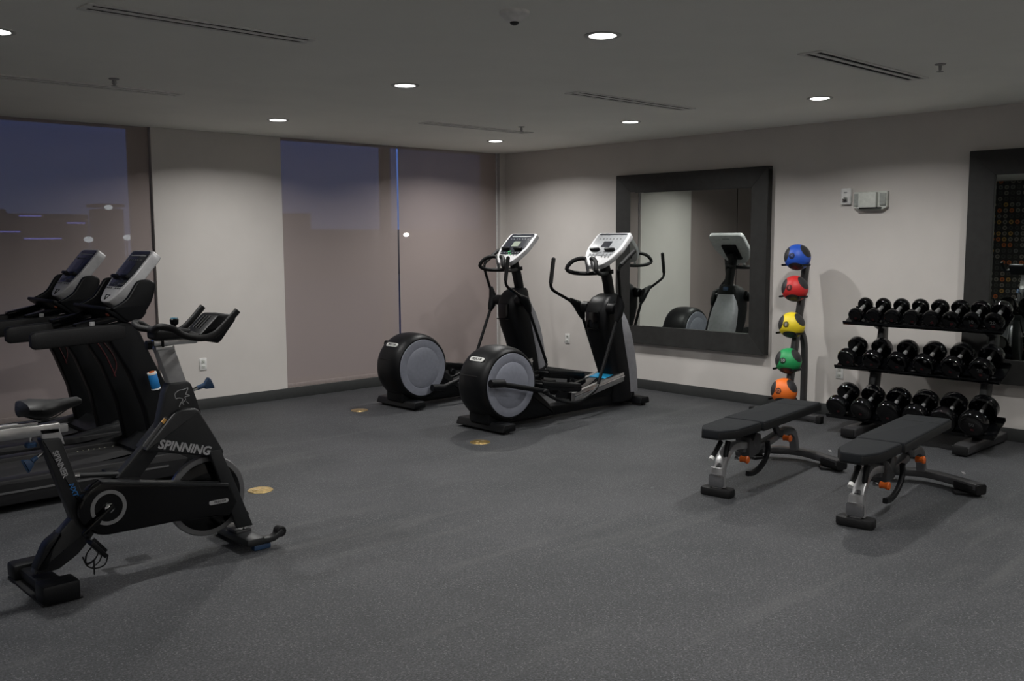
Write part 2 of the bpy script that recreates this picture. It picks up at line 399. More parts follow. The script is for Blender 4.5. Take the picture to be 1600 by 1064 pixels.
# outdoors
b = new(); box(b, (5, 60, -.65), (300, 119, .1)); o = struct('ground_outside', b, OUTG)
def building(label, x0, x1, y, d, h, extra=None):
    b = new(); box(b, ((x0 + x1) / 2, y + d / 2, h / 2 - .6), (x1 - x0, d, h), bev=.1)
    for (a, c, z0, z1) in (extra or []): box(b, ((a + c) / 2, y + d / 2, (z0 + z1) / 2), (c - a, d * .7, z1 - z0))
    o = obj('building', b, OUTB); tag(o, label, 'building'); return o
building('low dark building far outside, behind the left window blind', -13, 9.6, 42, 12, 3.6, [(-4, 6.2, 3.0, 3.25)])
building('dark flat roofed tower outside, behind the right edge of the left blind', 8.95, 9.95, 38.2, 2, 3.8, [(8.75, 10.1, 3.28, 3.42)])
building('low dark building with a stepped roof outside, behind the blind beside the column', 18.5, 40, 41, 10, 2.85, [(21.4, 23.0, 2.2, 3.24)])
def street(label, x, y, z, m, r=.35, hgt=None):
    t = thing('street_lamp', label, 'street lamp', (x, y, -.6), group=None)
    b = new(); tube(b, [(x, y, -.6), (x, y, z)], .03); wobj('pole', b, DARK, t)
    b = new(); sphere(b, (x, y - .12, z), r, 16, 10, (1.3, .6, .8)); wobj('lamp_head', b, m, t)
street('bright warm street lamp glowing through the blind beside the window joint', 27.56, 39, 1.90, STREET, .14)
street('dim street lamp glowing beside the roof of the dark tower', 8.72, 37, 3.2, STREETD, .15)
street('low white lamp glowing through the left blind above the farther treadmill', 7.74, 37, 1.71, STREETD, .17)
street('low white lamp glowing near the right edge of the left blind', 9.55, 37, 1.79, STREETD, .17)
for i, (x0, x1, z, lab) in enumerate([(6.27, 7.3, 2.88, 'short violet light strip high on the far building'), (5.3, 6.29, 2.1, 'violet light strip far outside at the left edge of the view'), (6.44, 8.2, 1.76, 'long violet light strip low on the far building'), (8.5, 9.4, 2.55, 'tiny violet light strip on the far building beside the tower')]):
    b = new(); box(b, ((x0 + x1) / 2, 41.99, z), (x1 - x0, .04, .07)); tag(obj('light_strip', b, VIOLET), lab, 'light strip')

# ------------------------------------------------------------------ ceiling fixtures
def downlight(x, y, label, first=[None]):
    if first[0] is None:
        t = thing('downlight', label, 'ceiling light', (x, y, H), group='round recessed ceiling downlights')
        b = new(); lathe(b, [(.098, 0), (.098, -.004), (.088, -.008), (.074, -.006), (.070, -.0005), (.070, 0)], (x, y, H), 'z', 40); wobj('trim_ring', b, mat('trim_white', (.55, .55, .52), .5), t)
        b = new(); lathe(b, [(.069, -.002), (.066, -.006), (.045, -.0085), (.001, -.0095)], (x, y, H), 'z', 40); wobj('lens', b, LENS, t, 'glowing white lens')
        ld = bpy.data.lights.new('downlight_beam', 'AREA'); ld.shape = 'DISK'; ld.size = .12; ld.energy = LAMP_W; ld.spread = RAD(150); ld.color = (1.0, .985, .955)
        lo = bpy.data.objects.new('beam', ld); COL.objects.link(lo); lo.parent = t; lo.location = (0, 0, -.0125)
        first[0] = t
    else:
        t = copy_tree(first[0]); t.location = (x, y, H); t['label'] = label
    return t
downlight(-3.91, -1.26, 'glowing downlight above the pale column between the windows')
downlight(-4.22, -3.545, 'glowing downlight in the ceiling between the two left slot vents')
downlight(-4.43, -5.54, 'largest glowing downlight in view, right of the smoke detector')
downlight(-1.20, -1.14, 'glowing downlight nearest the room corner')
downlight(-1.42, -3.22, 'glowing downlight above the first mirror')
downlight(-1.48, -5.14, 'glowing downlight above the dumbbell rack')
downlight(-6.80, -3.56, 'downlight cut by the left edge of the photo')
downlight(-4.55, -7.75, 'downlight behind the view, over the open floor')
downlight(-1.55, -7.35, 'downlight just beyond the right edge of the photo')
downlight(-7.4, -8.6, 'downlight over the back of the room')
downlight(-9.6, -4.4, 'downlight beside the ringed wall covering')
downlight(-10.2, -7.8, 'added fill downlight by the left wall behind the view')  # this and the next three: unseen, added to raise bounce light on the ceiling
downlight(-9.9, -10.3, 'added fill downlight in the back left corner of the room')
downlight(-6.2, -10.4, 'added fill downlight along the middle of the back wall')
downlight(-2.6, -10.2, 'added fill downlight in the back right corner of the room')

def vent(x0, x1, y, label, slots=2):
    t = thing('ceiling_vent', label, 'ceiling vent', ((x0 + x1) / 2, y, H), group='linear slot vents in the ceiling')
    L_ = x1 - x0; b = new(); wd = .15
    for yy in (-wd / 2 + .008, 0, wd / 2 - .008): box(b, ((x0 + x1) / 2, y + yy, H - .004), (L_, .022 if yy else .03, .008), bev=.002)
    for xx in (x0 + .012, x1 - .012): box(b, (xx, y, H - .004), (.03, wd, .0075), bev=.002)
    wobj('frame', b, VENTM, t)
    for s in (-1, 1):
        b = new(); box(b, ((x0 + x1) / 2, y + s * .036, H - .0015), (L_ - .04, .050, .002)); wobj('slot', b, VOID, t, 'dark slot')
vent(-6.66, -5.49, -4.40, 'longest slot vent in view, upper left of the ceiling')
vent(-7.10, -5.19, -2.12, 'slot vent along the ceiling above the treadmills, cut by the left edge')
vent(-2.82, -1.49, -1.95, 'thin distant slot vent close to the corner downlight')
vent(-3.12, -1.72, -4.09, 'slot vent between the two middle downlights in front of the first mirror')
vent(-3.20, -1.79, -6.03, 'slot vent at the upper right of the ceiling')
t = thing('smoke_detector', 'round pale smoke detector on the ceiling left of the largest downlight', 'smoke detector', (-5.13, -5.61, H))
b = new(); lathe(b, [(.072, 0), (.07, -.014), (.05, -.03), (.034, -.046), (.03, -.048)], (-5.13, -5.61, H), 'z', 28); wobj('housing', b, mat('detector_plastic', (.85, .84, .82), .6), t)
b = new(); lathe(b, [(.022, -.047), (.02, -.056), (.008, -.062)], (-5.13, -5.61, H), 'z', 20); wobj('sensor', b, DARK, t, 'dark sensor tip')
for (x, y, lab) in ((-5.81, -2.5, 'small sprinkler head above the treadmills'), (-1.90, -2.28, 'small sprinkler head near the far slot vent'), (-2.24, -6.37, 'small sprinkler head at the upper right of the ceiling')):
    t = thing('sprinkler', lab, 'sprinkler', (x, y, H), group='ceiling sprinkler heads')
    b = new(); lathe(b, [(.034, 0), (.03, -.006), (.01, -.008), (.009, -.035), (.004, -.04)], (x, y, H), 'z', 20); wobj('body', b, SPR, t)
    b = new(); lathe(b, [(.02, -.045), (.021, -.048), (.003, -.05)], (x, y, H), 'z', 16); tube(b, [(x - .012, y, H - .008), (x - .014, y, H - .03), (x, y, H - .046)], .002, 6); tube(b, [(x + .012, y, H - .008), (x + .014, y, H - .03), (x, y, H - .046)], .002, 6); wobj('deflector', b, SPR, t)

# ------------------------------------------------------------------ wall pieces
def outlet(loc, nrm, label):
    t = thing('wall_outlet', label, 'wall outlet', loc, {'y': 0, 'x': -pi / 2}[nrm], 'white wall outlets')   # local plate faces -y
    b = new(); box(b, (0, -.004, 0), (.076, .008, .118), bev=.003); obj('cover_plate', b, WHITE, t)
    for s in (-1, 1):
        b = new(); box(b, (0, -.009, s * .026), (.036, .004, .034), bev=.002)
        f = obj('socket', b, OFFW, t)
        b = new()
        for q in (-1, 1): box(b, (q * .007, -.0112, s * .026 + .003), (.003, .001, .011))
        disc(b, (0, -.0112, s * .026 - .009), .003, .001, 'y', 12); obj('slots', b, DARK, f)
outlet((-4.113, 0, .455), 'y', 'white outlet low on the pale column between the windows')
outlet((0, -1.087, .478), 'x', 'white outlet on the wall between the two ellipticals')
outlet((0, -4.60, .42), 'x', 'white outlet under the left end of the middle dumbbell shelf')
# strobe
t = thing('fire_strobe', 'small white fire alarm strobe left of the emergency light', 'fire alarm', (0, -4.62, 2.05), -pi / 2)
b = new(); box(b, (0, -.02, 0), (.10, .04, .15), bev=.014, seg=3); obj('housing', b, WHITE, t)
b = new(); box(b, (0, -.047, -.03), (.05, .02, .045), bev=.006); obj('strobe_lens', b, CHROME, t, label='clear lens')
b = new(); box(b, (0, -.041, .035), (.03, .003, .012), bev=.001); obj('sounder_grille', b, PRINT, t)
# emergency light: wedge body with two lamp ends
t = thing('emergency_light', 'white emergency light unit on the wall right of the strobe', 'emergency light', (0, -4.86, 2.01), -pi / 2)
b = new(); prism(b, [(-.155, .075), (.155, .075), (.155, -.065), (.10, -.095), (-.10, -.095), (-.155, -.065)], -.001, -.045, .006); obj('housing', b, OFFW, t)
b = new(); box(b, (-.01, -.062, .0), (.165, .05, .135), bev=.005); obj('front_cover', b, OFFW, t)
for s in (-1, 1):
    b = new(); box(b, (s * .122, -.052, .005), (.055, .02, .11), bev=.006)
    for k in range(5): box(b, (s * .122, -.064, -.035 + k * .02), (.046, .004, .006))
    obj('lamp_head', b, mat('lamp_grey', (.36, .38, .36), .35), t)
b = new(); box(b, (0, -.05, -.072), (.22, .055, .012), bev=.004); obj('lower_lens', b, GLOSS, t)

def mirror(y0, y1, z0, z1, fw, label, turn):
    t = thing('wall_mirror', label, 'mirror', (0, (y0 + y1) / 2, z0))
    D = .075; inner = (y0 + fw, y1 - fw, z0 + fw, z1 - fw)
    def member(P):
        b = new(); A = [b.verts.new((0, p[0], p[1])) for p in P]; B = [b.verts.new((-D if i < 2 else -D + .018, p[0], p[1])) for i, p in enumerate(P)]
        b.faces.new(A); b.faces.new(B[::-1])
        for k in range(4): b.faces.new((A[k], B[k], B[(k + 1) % 4], A[(k + 1) % 4]))
        bmesh.ops.recalc_face_normals(b, faces=b.faces[:]); bmesh.ops.bevel(b, geom=b.edges[:], offset=.003, segments=2, affect='EDGES'); wobj('frame_rail', b, FRAMEM, t)
    a0, a1, c0, c1 = inner
    member([(y0, z1), (y1, z1), (a1, c1), (a0, c1)]); member([(y1, z1), (y1, z0), (a1, c0), (a1, c1)])
    member([(y1, z0), (y0, z0), (a0, c0), (a1, c0)]); member([(y0, z0), (y0, z1), (a0, c1), (a0, c0)])
    b = new(); box(b, (-.034, (a0 + a1) / 2, (c0 + c1) / 2), (.004, (a1 - a0) + .01, c1 - c0 + .02), rot=RZ(turn)); wobj('mirror_glass', b, MIRROR, t, 'silvered glass')
mirror(-3.835, -1.90, .515, 2.37, .20, 'large dark framed mirror on the wall behind the ellipticals', RAD(1.75))
mirror(-7.6, -5.72, .475, 2.38, .20, 'large dark framed mirror behind the dumbbell rack, cut by the right edge', 0)

t = obj('wall_covering', box(new(), (XW + .03, -2.6, 1.37), (.05, 4.2, 2.72)), ring_mat()); tag(t, 'dark panel of orange and grey rings, seen reflected in the right mirror', 'wall covering')

# brass floor boxes
for i, (x, y, lab) in enumerate(((-5.227, -3.19, 'brass floor outlet beside the spin bike'), (-3.165, -3.09, 'brass floor outlet in front of the nearer elliptical'), (-3.04, -1.14, 'brass floor outlet in front of the farther elliptical'))):
    t = thing('floor_outlet', lab, 'floor outlet', (x, y, 0), group='round brass floor outlets')
    b = new(); lathe(b, [(.085, 0), (.083, .004), (.062, .006), (.06, .0055)], (x, y, 0), 'z', 36); wobj('ring', b, BRASS, t)
    b = new(); lathe(b, [(.058, .003), (.056, .0072), (.02, .008), (.001, .008)], (x, y, 0), 'z', 30); wobj('cover', b, BRASS, t)
    for s in (-1, 1):
        b = new(); disc(b, (x + s * .028, y, .0088), .016, .002, 'z', 18); wobj('cap', b, mat('worn_brass', (.66, .52, .30), .4, .8), t)

# ================================================================== SPIN BIKE (heads toward the mirror wall)
def build_bike():
    Y = -4.10
    T = thing('spin_bike', 'dark grey spin bike with a silver ringed crank and chrome flywheel in the left foreground', 'exercise bike', (-6.35, Y, 0))
    def P(name, m, poly, y0, y1, bev=.006, parent=T, label=None, r=0.0):
        b = new(); prism(b, rnd(poly, r) if r else poly, y0, y1, bev); return wobj(name, b, m, parent, label)
    # rear stabiliser: cross bar with broad end blocks
    b = new(); box(b, (-6.885, Y, .045), (.115, .50, .05), bev=.015)
    box(b, (-6.885, Y - .22, .052), (.17, .13, .095), bev=.016); box(b, (-6.89, Y + .22, .048), (.16, .12, .08), bev=.016); wobj('rear_stabilizer', b, BLACK, T)
    b = new(); prism(b, [(-6.97, Y - .27), (-6.79, Y - .27), (-6.79, Y + .27), (-6.97, Y + .27)], 0, .012, .003, axis='z'); wobj('rubber_foot', b, RUBBER, T)
    # seat tube and rear leg in one bent frame member
    b = new(); prism(b, rnd([(-6.868, .74), (-6.775, .735), (-6.665, .36), (-6.64, .26), (-6.735, .285)], .012), Y - .038, Y + .038, .010)
    prism(b, rnd([(-6.755, .315), (-6.70, .36), (-6.62, .32), (-6.60, .29), (-6.655, .212), (-6.725, .14), (-6.82, .085), (-6.935, .085), (-6.865, .21)], .015), Y - .037, Y + .037, .008); wobj('rear_frame', b, DARK, T)
    P('leg_cover', BLACK, [(-6.93, .10), (-6.87, .225), (-6.79, .275), (-6.84, .19), (-6.87, .10)], Y - .044, Y + .044, .01, r=.02)
    P('seat_post', SILVER, [(-6.872, .79), (-6.775, .785), (-6.755, .70), (-6.845, .71)], Y - .026, Y + .026, .006)
    b = new(); box(b, (-6.98, Y, .782), (.42, .052, .058), bev=.010); wobj('seat_slider', b, ALU, T, 'polished aluminium slider')
    b = new(); box(b, (-6.755, Y, .777), (.045, .036, .040), bev=.006); wobj('slider_stop', b, SILVER, T)
    b = new(); box(b, (-6.99, Y, .818), (.24, .036, .016), bev=.004); wobj('slider_rail', b, ALU, T)
    # saddle
    b = new(); secs = [(-6.95, .885, .05, .02), (-6.93, .900, .115, .028), (-6.88, .896, .13, .036), (-6.83, .890, .105, .036), (-6.78, .892, .06, .028), (-6.72, .900, .032, .022), (-6.68, .905, .025, .018), (-6.662, .900, .016, .010)]
    rings = []
    for (sx_, z, hw, hh) in secs:
        rings.append([b.verts.new((sx_, Y + hw * cos(a), z + hh * (sin(a) if sin(a) > 0 else sin(a) * 1.5))) for a in [2 * pi * k / 18 for k in range(18)]])
    for p_, q in zip(rings, rings[1:]):
        for k in range(18): b.faces.new((p_[k], p_[(k + 1) % 18], q[(k + 1) % 18], q[k]))
    b.faces.new(rings[0][::-1]); b.faces.new(rings[-1])
    sd = wobj('saddle', b, VINYLS, T)
    b = new(); tube(b, [(-6.93, Y - .03, .86), (-6.87, Y - .022, .835), (-6.80, Y - .02, .835), (-6.72, Y - .012, .875)], .0035, 8, 4); tube(b, [(-6.93, Y + .03, .86), (-6.87, Y + .022, .835), (-6.80, Y + .02, .835), (-6.72, Y + .012, .875)], .0035, 8, 4)
    box(b, (-6.84, Y, .838), (.04, .055, .03), bev=.006); wobj('saddle_rails', b, DARK, sd)
    # pop pin knobs under / behind the seat post
    b = new(); tube(b, [(-6.903, Y, .755), (-6.903, Y, .715)], .008); wobj('pin', b, CHROME, T)
    b = new(); lathe(b, [(.012, .70), (.026, .705), (.028, .72), (.02, .728)], (-6.903, Y, 0), 'z', 20); wobj('slider_knob', b, BLUED, T, 'dark blue knob')
    b = new(); tube(b, [(-6.84, Y - .0, .675), (-6.885, Y - .01, .650)], .009); wobj('pin', b, CHROME, T)
    b = new(); tube(b, [(-6.88, Y - .01, .653), (-6.905, Y - .012, .638)], [.010, .013]); prism(b, rnd([(-6.955, .652), (-6.91, .645), (-6.895, .625), (-6.925, .578)], .012), Y - .026, Y + .004, .008); wobj('height_lever', b, BLUED, T)
    # flywheel
    fy = Y + .005; fc = (-6.03, fy, .298)
    b = new(); lathe(b, [(.180, -.017), (.216, -.016), (.222, -.010), (.222, .010), (.216, .016), (.180, .017)], fc, 'y', 64); wobj('flywheel_rim', b, mat('flywheel_steel', (.22, .22, .225), .30, .7), T, 'brushed steel rim')
    b = new(); lathe(b, [(.190, -.019), (.184, -.022), (.10, -.018), (.06, -.024), (.001, -.026), (.001, .026), (.06, .024), (.10, .018), (.184, .022), (.190, .019)], fc, 'y', 48); wobj('flywheel', b, GLOSS, T)
    # chain guard
    poly = [(-6.56 + .16 * cos(a), .365 + .15 * sin(a)) for a in [RAD(d) for d in range(95, 262, 12)]]
    guard = [(-6.62, .503)] + [(-6.585 + .147 * cos(RAD(d)), .364 + .14 * sin(RAD(d))) for d in range(105, 275, 10)] + [(-6.45, .222), (-6.26, .22), (-5.95, .19), (-5.90, .262), (-5.95, .368)]
    b = new(); prism(b, guard, Y - .105, Y - .035, .014, seg=3); g = wobj('chain_guard', b, GLOSS, T)
    b = new(); prism(b, [(x_, z_ + .002) for x_, z_ in [(-6.62, .503), (-5.95, .368), (-5.955, .352), (-6.62, .485)]], Y - .107, Y - .034, .004); wobj('guard_strip', b, DARK, g)
    # crank ring (open at the lower left), crank arm, pedal
    cx, cz = -6.592, .366
    b = new(); n = 44; vo = []; vi = []; a0, a1 = RAD(-122), RAD(205)
    for k in range(n + 1):
        a = a0 + (a1 - a0) * k / n; vo.append(b.verts.new((cx + .088 * cos(a), Y - .108, cz + .088 * sin(a)))); vi.append(b.verts.new((cx + .070 * cos(a), Y - .108, cz + .070 * sin(a))))
    for k in range(n): b.faces.new((vo[k], vo[k + 1], vi[k + 1], vi[k]))
    r = bmesh.ops.extrude_face_region(b, geom=b.faces[:]); [setattr(v, 'co', v.co + Vector((0, .004, 0))) for v in r['geom'] if isinstance(v, bmesh.types.BMVert)]
    wobj('ring_mark', b, mat('ring_print', (.20, .20, .205), .4, .3), g, 'silver open ring on the guard')
    b = new(); disc(b, (cx, Y - .115, cz), .024, .022, 'y', 24); disc(b, (cx, Y + .0, cz), .02, .26, 'y', 20); wobj('crank_axle', b, CHROME, T)
    b = new(); prism(b, rnd([(cx - .018, cz - .026), (cx + .026, cz + .006), (cx + .012, cz + .026), (cx - .148, cz - .098), (cx - .136, cz - .118)], .012), Y - .142, Y - .122, .006); wobj('crank_arm', b, GLOSS, T)
    px_, pz = cx - .135, cz - .102
    pd = thing_part('pedal', T, (px_, Y - .145, pz))
    b = new(); ry = RY(RAD(52)); c0 = Vector((px_ + .035, Y - .20, pz - .06))
    box(b, c0, (.105, .085, .022), rot=ry, bev=.005); box(b, c0 + ry @ Vector((0, 0, .018)), (.095, .012, .02), rot=ry, bev=.003); tube(b, [(px_, Y - .135, pz), (px_ + .005, Y - .17, pz - .01)], .009); wobj('platform', b, BLACK, pd)
    b = new(); tube(b, [c0 + ry @ Vector((.05, -.035, .01)), c0 + ry @ Vector((.075, -.035, -.03)), c0 + ry @ Vector((.07, 0, -.07)), c0 + ry @ Vector((.03, .0, -.085)), c0 + ry @ Vector((-.02, .0, -.07))], .0035, 8, 4)
    tube(b, [c0 + ry @ Vector((.05, .035, .01)), c0 + ry @ Vector((.075, .035, -.03)), c0 + ry @ Vector((.06, 0.01, -.075))], .0035, 8, 4); wobj('toe_cage', b, BLACK, pd)
    b = new(); tube(b, [c0 + ry @ Vector((.0, -.05, -.01)), c0 + ry @ Vector((.01, -.052, -.05)), c0 + ry @ Vector((.02, 0, -.082)), c0 + ry @ Vector((.01, .05, -.05)), c0 + ry @ Vector((0, .05, -.01))], 1, 8, 4, sect=(.012, .003)); tube(b, [c0 + ry @ Vector((.01, -.052, -.05)), (px_ + .0, Y - .25, pz - .17)], 1, 8, sect=(.012, .003)); wobj('strap', b, RUBBER, pd)
    for dy in (.145,):
        b = new(); prism(b, rnd([(cx + .018, cz + .026), (cx - .026, cz - .006), (cx - .012, cz - .026), (cx + .148, cz + .098), (cx + .136, cz + .118)], .012), Y + .108, Y + .128, .006); wobj('crank_arm', b, GLOSS, T)
        b = new(); box(b, (cx + .14, Y + .185, cz + .11), (.10, .085, .022), bev=.005); wobj('pedal', b, BLACK, T)
    # down tube, cross brace
    P('down_tube', DARK, [(-6.285, .72), (-6.52, .488), (-6.40, .465), (-6.255, .63), (-6.24, .70)], Y - .03, Y + .03, .010)
    b = new(); tube(b, [(-6.705, Y, .528), (-6.50, Y, .500)], .014); wobj('cross_brace', b, DARK, T)
    b = new(); tube(b, [(-6.714, Y, .529), (-6.69, Y, .526)], .0165); wobj('brace_cap', b, CHROME, T)
    # fork legs each side of the flywheel
    for s in (-1, 1):
        b = new(); prism(b, [(-6.045, .56), (-5.975, .56), (-5.905, .38), (-5.80, .10), (-5.895, .10), (-5.945, .25), (-5.99, .40)], Y + s * .062 - .016, Y + s * .062 + .016, .008)
        wobj('fork_leg', b, DARK, T)
    # head with logo, silver handlebar post
    P('head_tube', DARK, [(-6.225, .945), (-6.125, .945), (-6.105, .925), (-6.055, .76), (-6.30, .70), (-6.275, .80), (-6.25, .90)], Y - .04, Y + .04, .012, r=.015)
    P('handlebar_post', SILVER, [(-6.285, 1.135), (-6.190, 1.132), (-6.128, .935), (-6.222, .935)], Y - .032, Y + .032, .006)
    # big SPINNING side plate (both sides)
    for s in (-1,):
        pl = [(-6.155, .805), (-6.19, .803), (-6.225, .785), (-6.38, .618), (-6.375, .608), (-5.965, .512), (-5.955, .545), (-6.085, .785), (-6.105, .80)]
        b = new(); prism(b, pl, Y - .075, Y + .075, .012, seg=3); p_ = wobj('side_fairing', b, DARK, T)
    xd = Vector((-6.025 + 6.318, 0, .531 - .616)); xd.normalize()
    b = place(text_bm('SPINNING', .064, .002, shear=.15, bold=.0024), (-6.176, Y - .0765, .598), xd, (0, 0, 1)); wobj('lettering', b, PRINT, p_, 'pale SPINNING lettering')
    # small print on the sloping edge
    b = place(text_bm('SPINNER', .037, .0015, bold=.001), (-6.787, Y - .0395, .607), (.30, 0, -.95), (.95, 0, .30)); wobj('lettering', b, PRINT, T, 'pale SPINNER lettering')
    b = place(text_bm('NXT', .034, .0015, shear=.2, bold=.0008), (-6.733, Y - .0395, .470), (.30, 0, -.95), (.95, 0, .30)); wobj('lettering', b, PRINTB, T, 'blue NXT lettering')
    b = new(); tube(b, [(-6.378, Y - .045, .632), (-6.255, Y - .045, .768)], 1, sect=(.005, .018)); wobj('edge_strip', b, PRINTD, T)
    b = new(); tube(b, [(-6.278, Y - .05, .742), (-6.262, Y - .05, .760)], 1, sect=(.006, .018)); wobj('warning_sticker', b, mat('sticker_orange', (.55, .30, .08), .5), T, 'small orange sticker')
    # rider squiggle logo on the head and the wheel
    def squig(o, s_, y, m, par):
        b = new(); o = Vector(o)
        for pts in ([(-.9, -.1), (-1, .5), (-.5, .9), (.1, .95), (.7, 1.1), (.55, .65), (.35, .35)], [(-.9, -.1), (-.4, -.05), (0, -.3), (-.35, -.8), (-.5, -1.2)], [(.35, .35), (.9, .1), (.3, .0), (.35, -.35), (-.05, -.7), (.1, -.95)], [(.45, -.6), (.75, -.9)]):
            tube(b, [(o.x + a * s_, y, o.z + c * s_) for a, c in pts], .0022 * s_ / .038, 6, 4)
        return wobj('rider_logo', b, m, par, 'pale line logo')
    squig((-6.160, 0, .862), .042, Y - .041, PRINT, T)
    squig((-6.045, 0, .452), .024, Y - .008, PRINTD, T); squig((-6.088, 0, .165), .026, Y - .008, PRINTD, T)
    # maker badge on the guard
    b = new(); bc = Vector((-6.013, Y - .106, .282)); xd2 = Vector((1, 0, -.02)).normalized()
    prism(b, rnd([(-.055, -.011), (.055, -.011), (.055, .011), (-.055, .011)], .010), -.002, .002)
    for v in b.verts: v.co = bc + xd2 * v.co.x + Vector((0, 1, 0)) * v.co.y + Vector((0, 0, 1)) * v.co.z
    bd = wobj('badge', b, SILVER, g, 'silver maker badge')
    b = place(text_bm('PRECOR', .018, .001), (-6.005, Y - .1086, .282), xd2, (0, 0, 1)); wobj('lettering', b, DARK, g)
    # bottle-shaped knob on the head
    b = new(); tube(b, [(-6.09, Y, .885), (-6.055, Y - .0, .897)], .010); wobj('pin', b, CHROME, T)
    b = new(); tube(b, [(-6.06, Y, .895), (-6.02, Y, .905)], [.012, .014]); prism(b, rnd([(-6.025, .91), (-6.0, .948), (-5.985, .94), (-5.962, .885), (-6.02, .885)], .01), Y - .016, Y + .016, .008); wobj('resistance_lever', b, BLUED, T)
    # handlebar slider
    b = new(); box(b, (-6.175, Y, 1.157), (.235, .05, .034), bev=.006); box(b, (-6.238, Y, 1.128), (.10, .07, .022), bev=.006); wobj('bar_slider', b, ALU, T)
    b = new(); lathe(b, [(.012, -.014), (.024, -.012), (.024, .012), (.012, .014)], (-6.312, Y, 1.147), 'x', 20); wobj('slider_knob', b, BLACK, T)
    b = new(); box(b, (-6.25, Y - .03, 1.17), (.014, .012, .075), bev=.004); wobj('clamp_lever', b, GLOSS, T)
    # handlebar: near and far loops plus cross bars
    for s in (-1, 1):
        b = new(); yy = Y + s * .20
        tube(b, [(-6.285, Y + s * .02, 1.225), (-6.318, Y + s * .09, 1.232), (-6.315, Y + s * .16, 1.252), (-6.262, yy, 1.240), (-6.21, yy, 1.205), (-6.12, yy, 1.184), (-6.045, yy, 1.198), (-5.985, yy, 1.245), (-5.915, yy + s * .005, 1.315)], .0175, 14, 6)
        wobj('handlebar', b, RUBBER, T)
    b = new(); tube(b, [(-6.13, Y - .2, 1.19), (-6.10, Y, 1.195), (-6.12, Y + .2, 1.19)], .015, 12, 4); tube(b, [(-6.29, Y - .03, 1.225), (-6.29, Y + .03, 1.225)], .0175); box(b, (-6.20, Y, 1.198), (.20, .11, .05), bev=.016, seg=3); wobj('bar_bridge', b, RUBBER, T)
    # console cradle
    b = new(); prism(b, rnd([(-6.085, 1.185), (-5.97, 1.292), (-5.885, 1.288), (-5.865, 1.262), (-5.955, 1.15), (-5.975, 1.135), (-6.03, 1.16)], .015), Y - .10, Y + .10, .014); tr = wobj('console_cradle', b, BLACK, T)
    b = new()
    for s in (-1, 0, 1): tube(b, [(-6.050, Y + s * .035, 1.218), (-5.985, Y + s * .035, 1.279)], .006, 8)
    wobj('cradle_ribs', b, RUBBER, tr)
    b = new(); lathe(b, [(.008, 1.215), (.010, 1.24), (.021, 1.25), (.023, 1.272), (.015, 1.278)], (-6.175, Y - .01, 0), 'z', 20); wobj('resistance_knob', b, BLACK, T)
    b = new(); lathe(b, [(.020, 1.2775), (.018, 1.281), (.003, 1.282)], (-6.175, Y - .01, 0), 'z', 20); wobj('knob_cap', b, mat('teal_cap', (.03, .13, .19), .4), T, 'blue cap')
    # front stabiliser with transport wheels
    b = new(); box(b, (-5.865, Y, .052), (.11, .47, .045), bev=.014); tube(b, [(-5.82, Y - .2, .05), (-5.76, Y - .215, .052), (-5.71, Y - .215, .085)], 1, 8, 3, sect=(.06, .03)); tube(b, [(-5.82, Y + .2, .05), (-5.76, Y + .215, .052), (-5.71, Y + .215, .085)], 1, 8, 3, sect=(.06, .03)); wobj('front_stabilizer', b, DARK, T)
    for s in (-1, 1):
        b = new(); disc(b, (-5.715, Y + s * .215, .080), .030, .05, 'y', 28); wobj('transport_wheel', b, RUBBER, T)
    for s in (-1, 1):
        b = new(); box(b, (-5.825, Y + s * .2, .016), (.10, .05, .030), bev=.006); wobj('levelling_foot', b, BLUED, T)
    b = new(); box(b, (-5.86, Y, .078), (.09, .17, .02), bev=.006); tube(b, [(-5.86, Y - .085, .092), (-5.84, Y - .04, .094), (-5.80, Y - .04, .094)], .004, 8, 3); wobj('fork_plate', b, GUN, T)
    return T
def thing_part(name, parent, loc):
    o = bpy.data.objects.new(name, None); COL.objects.link(o); o.parent = parent
    off = Vector((0, 0, 0)); r = parent
    while r is not None: off += r.location; r = r.parent
    o.location = Vector(loc) - off; return o
build_bike()

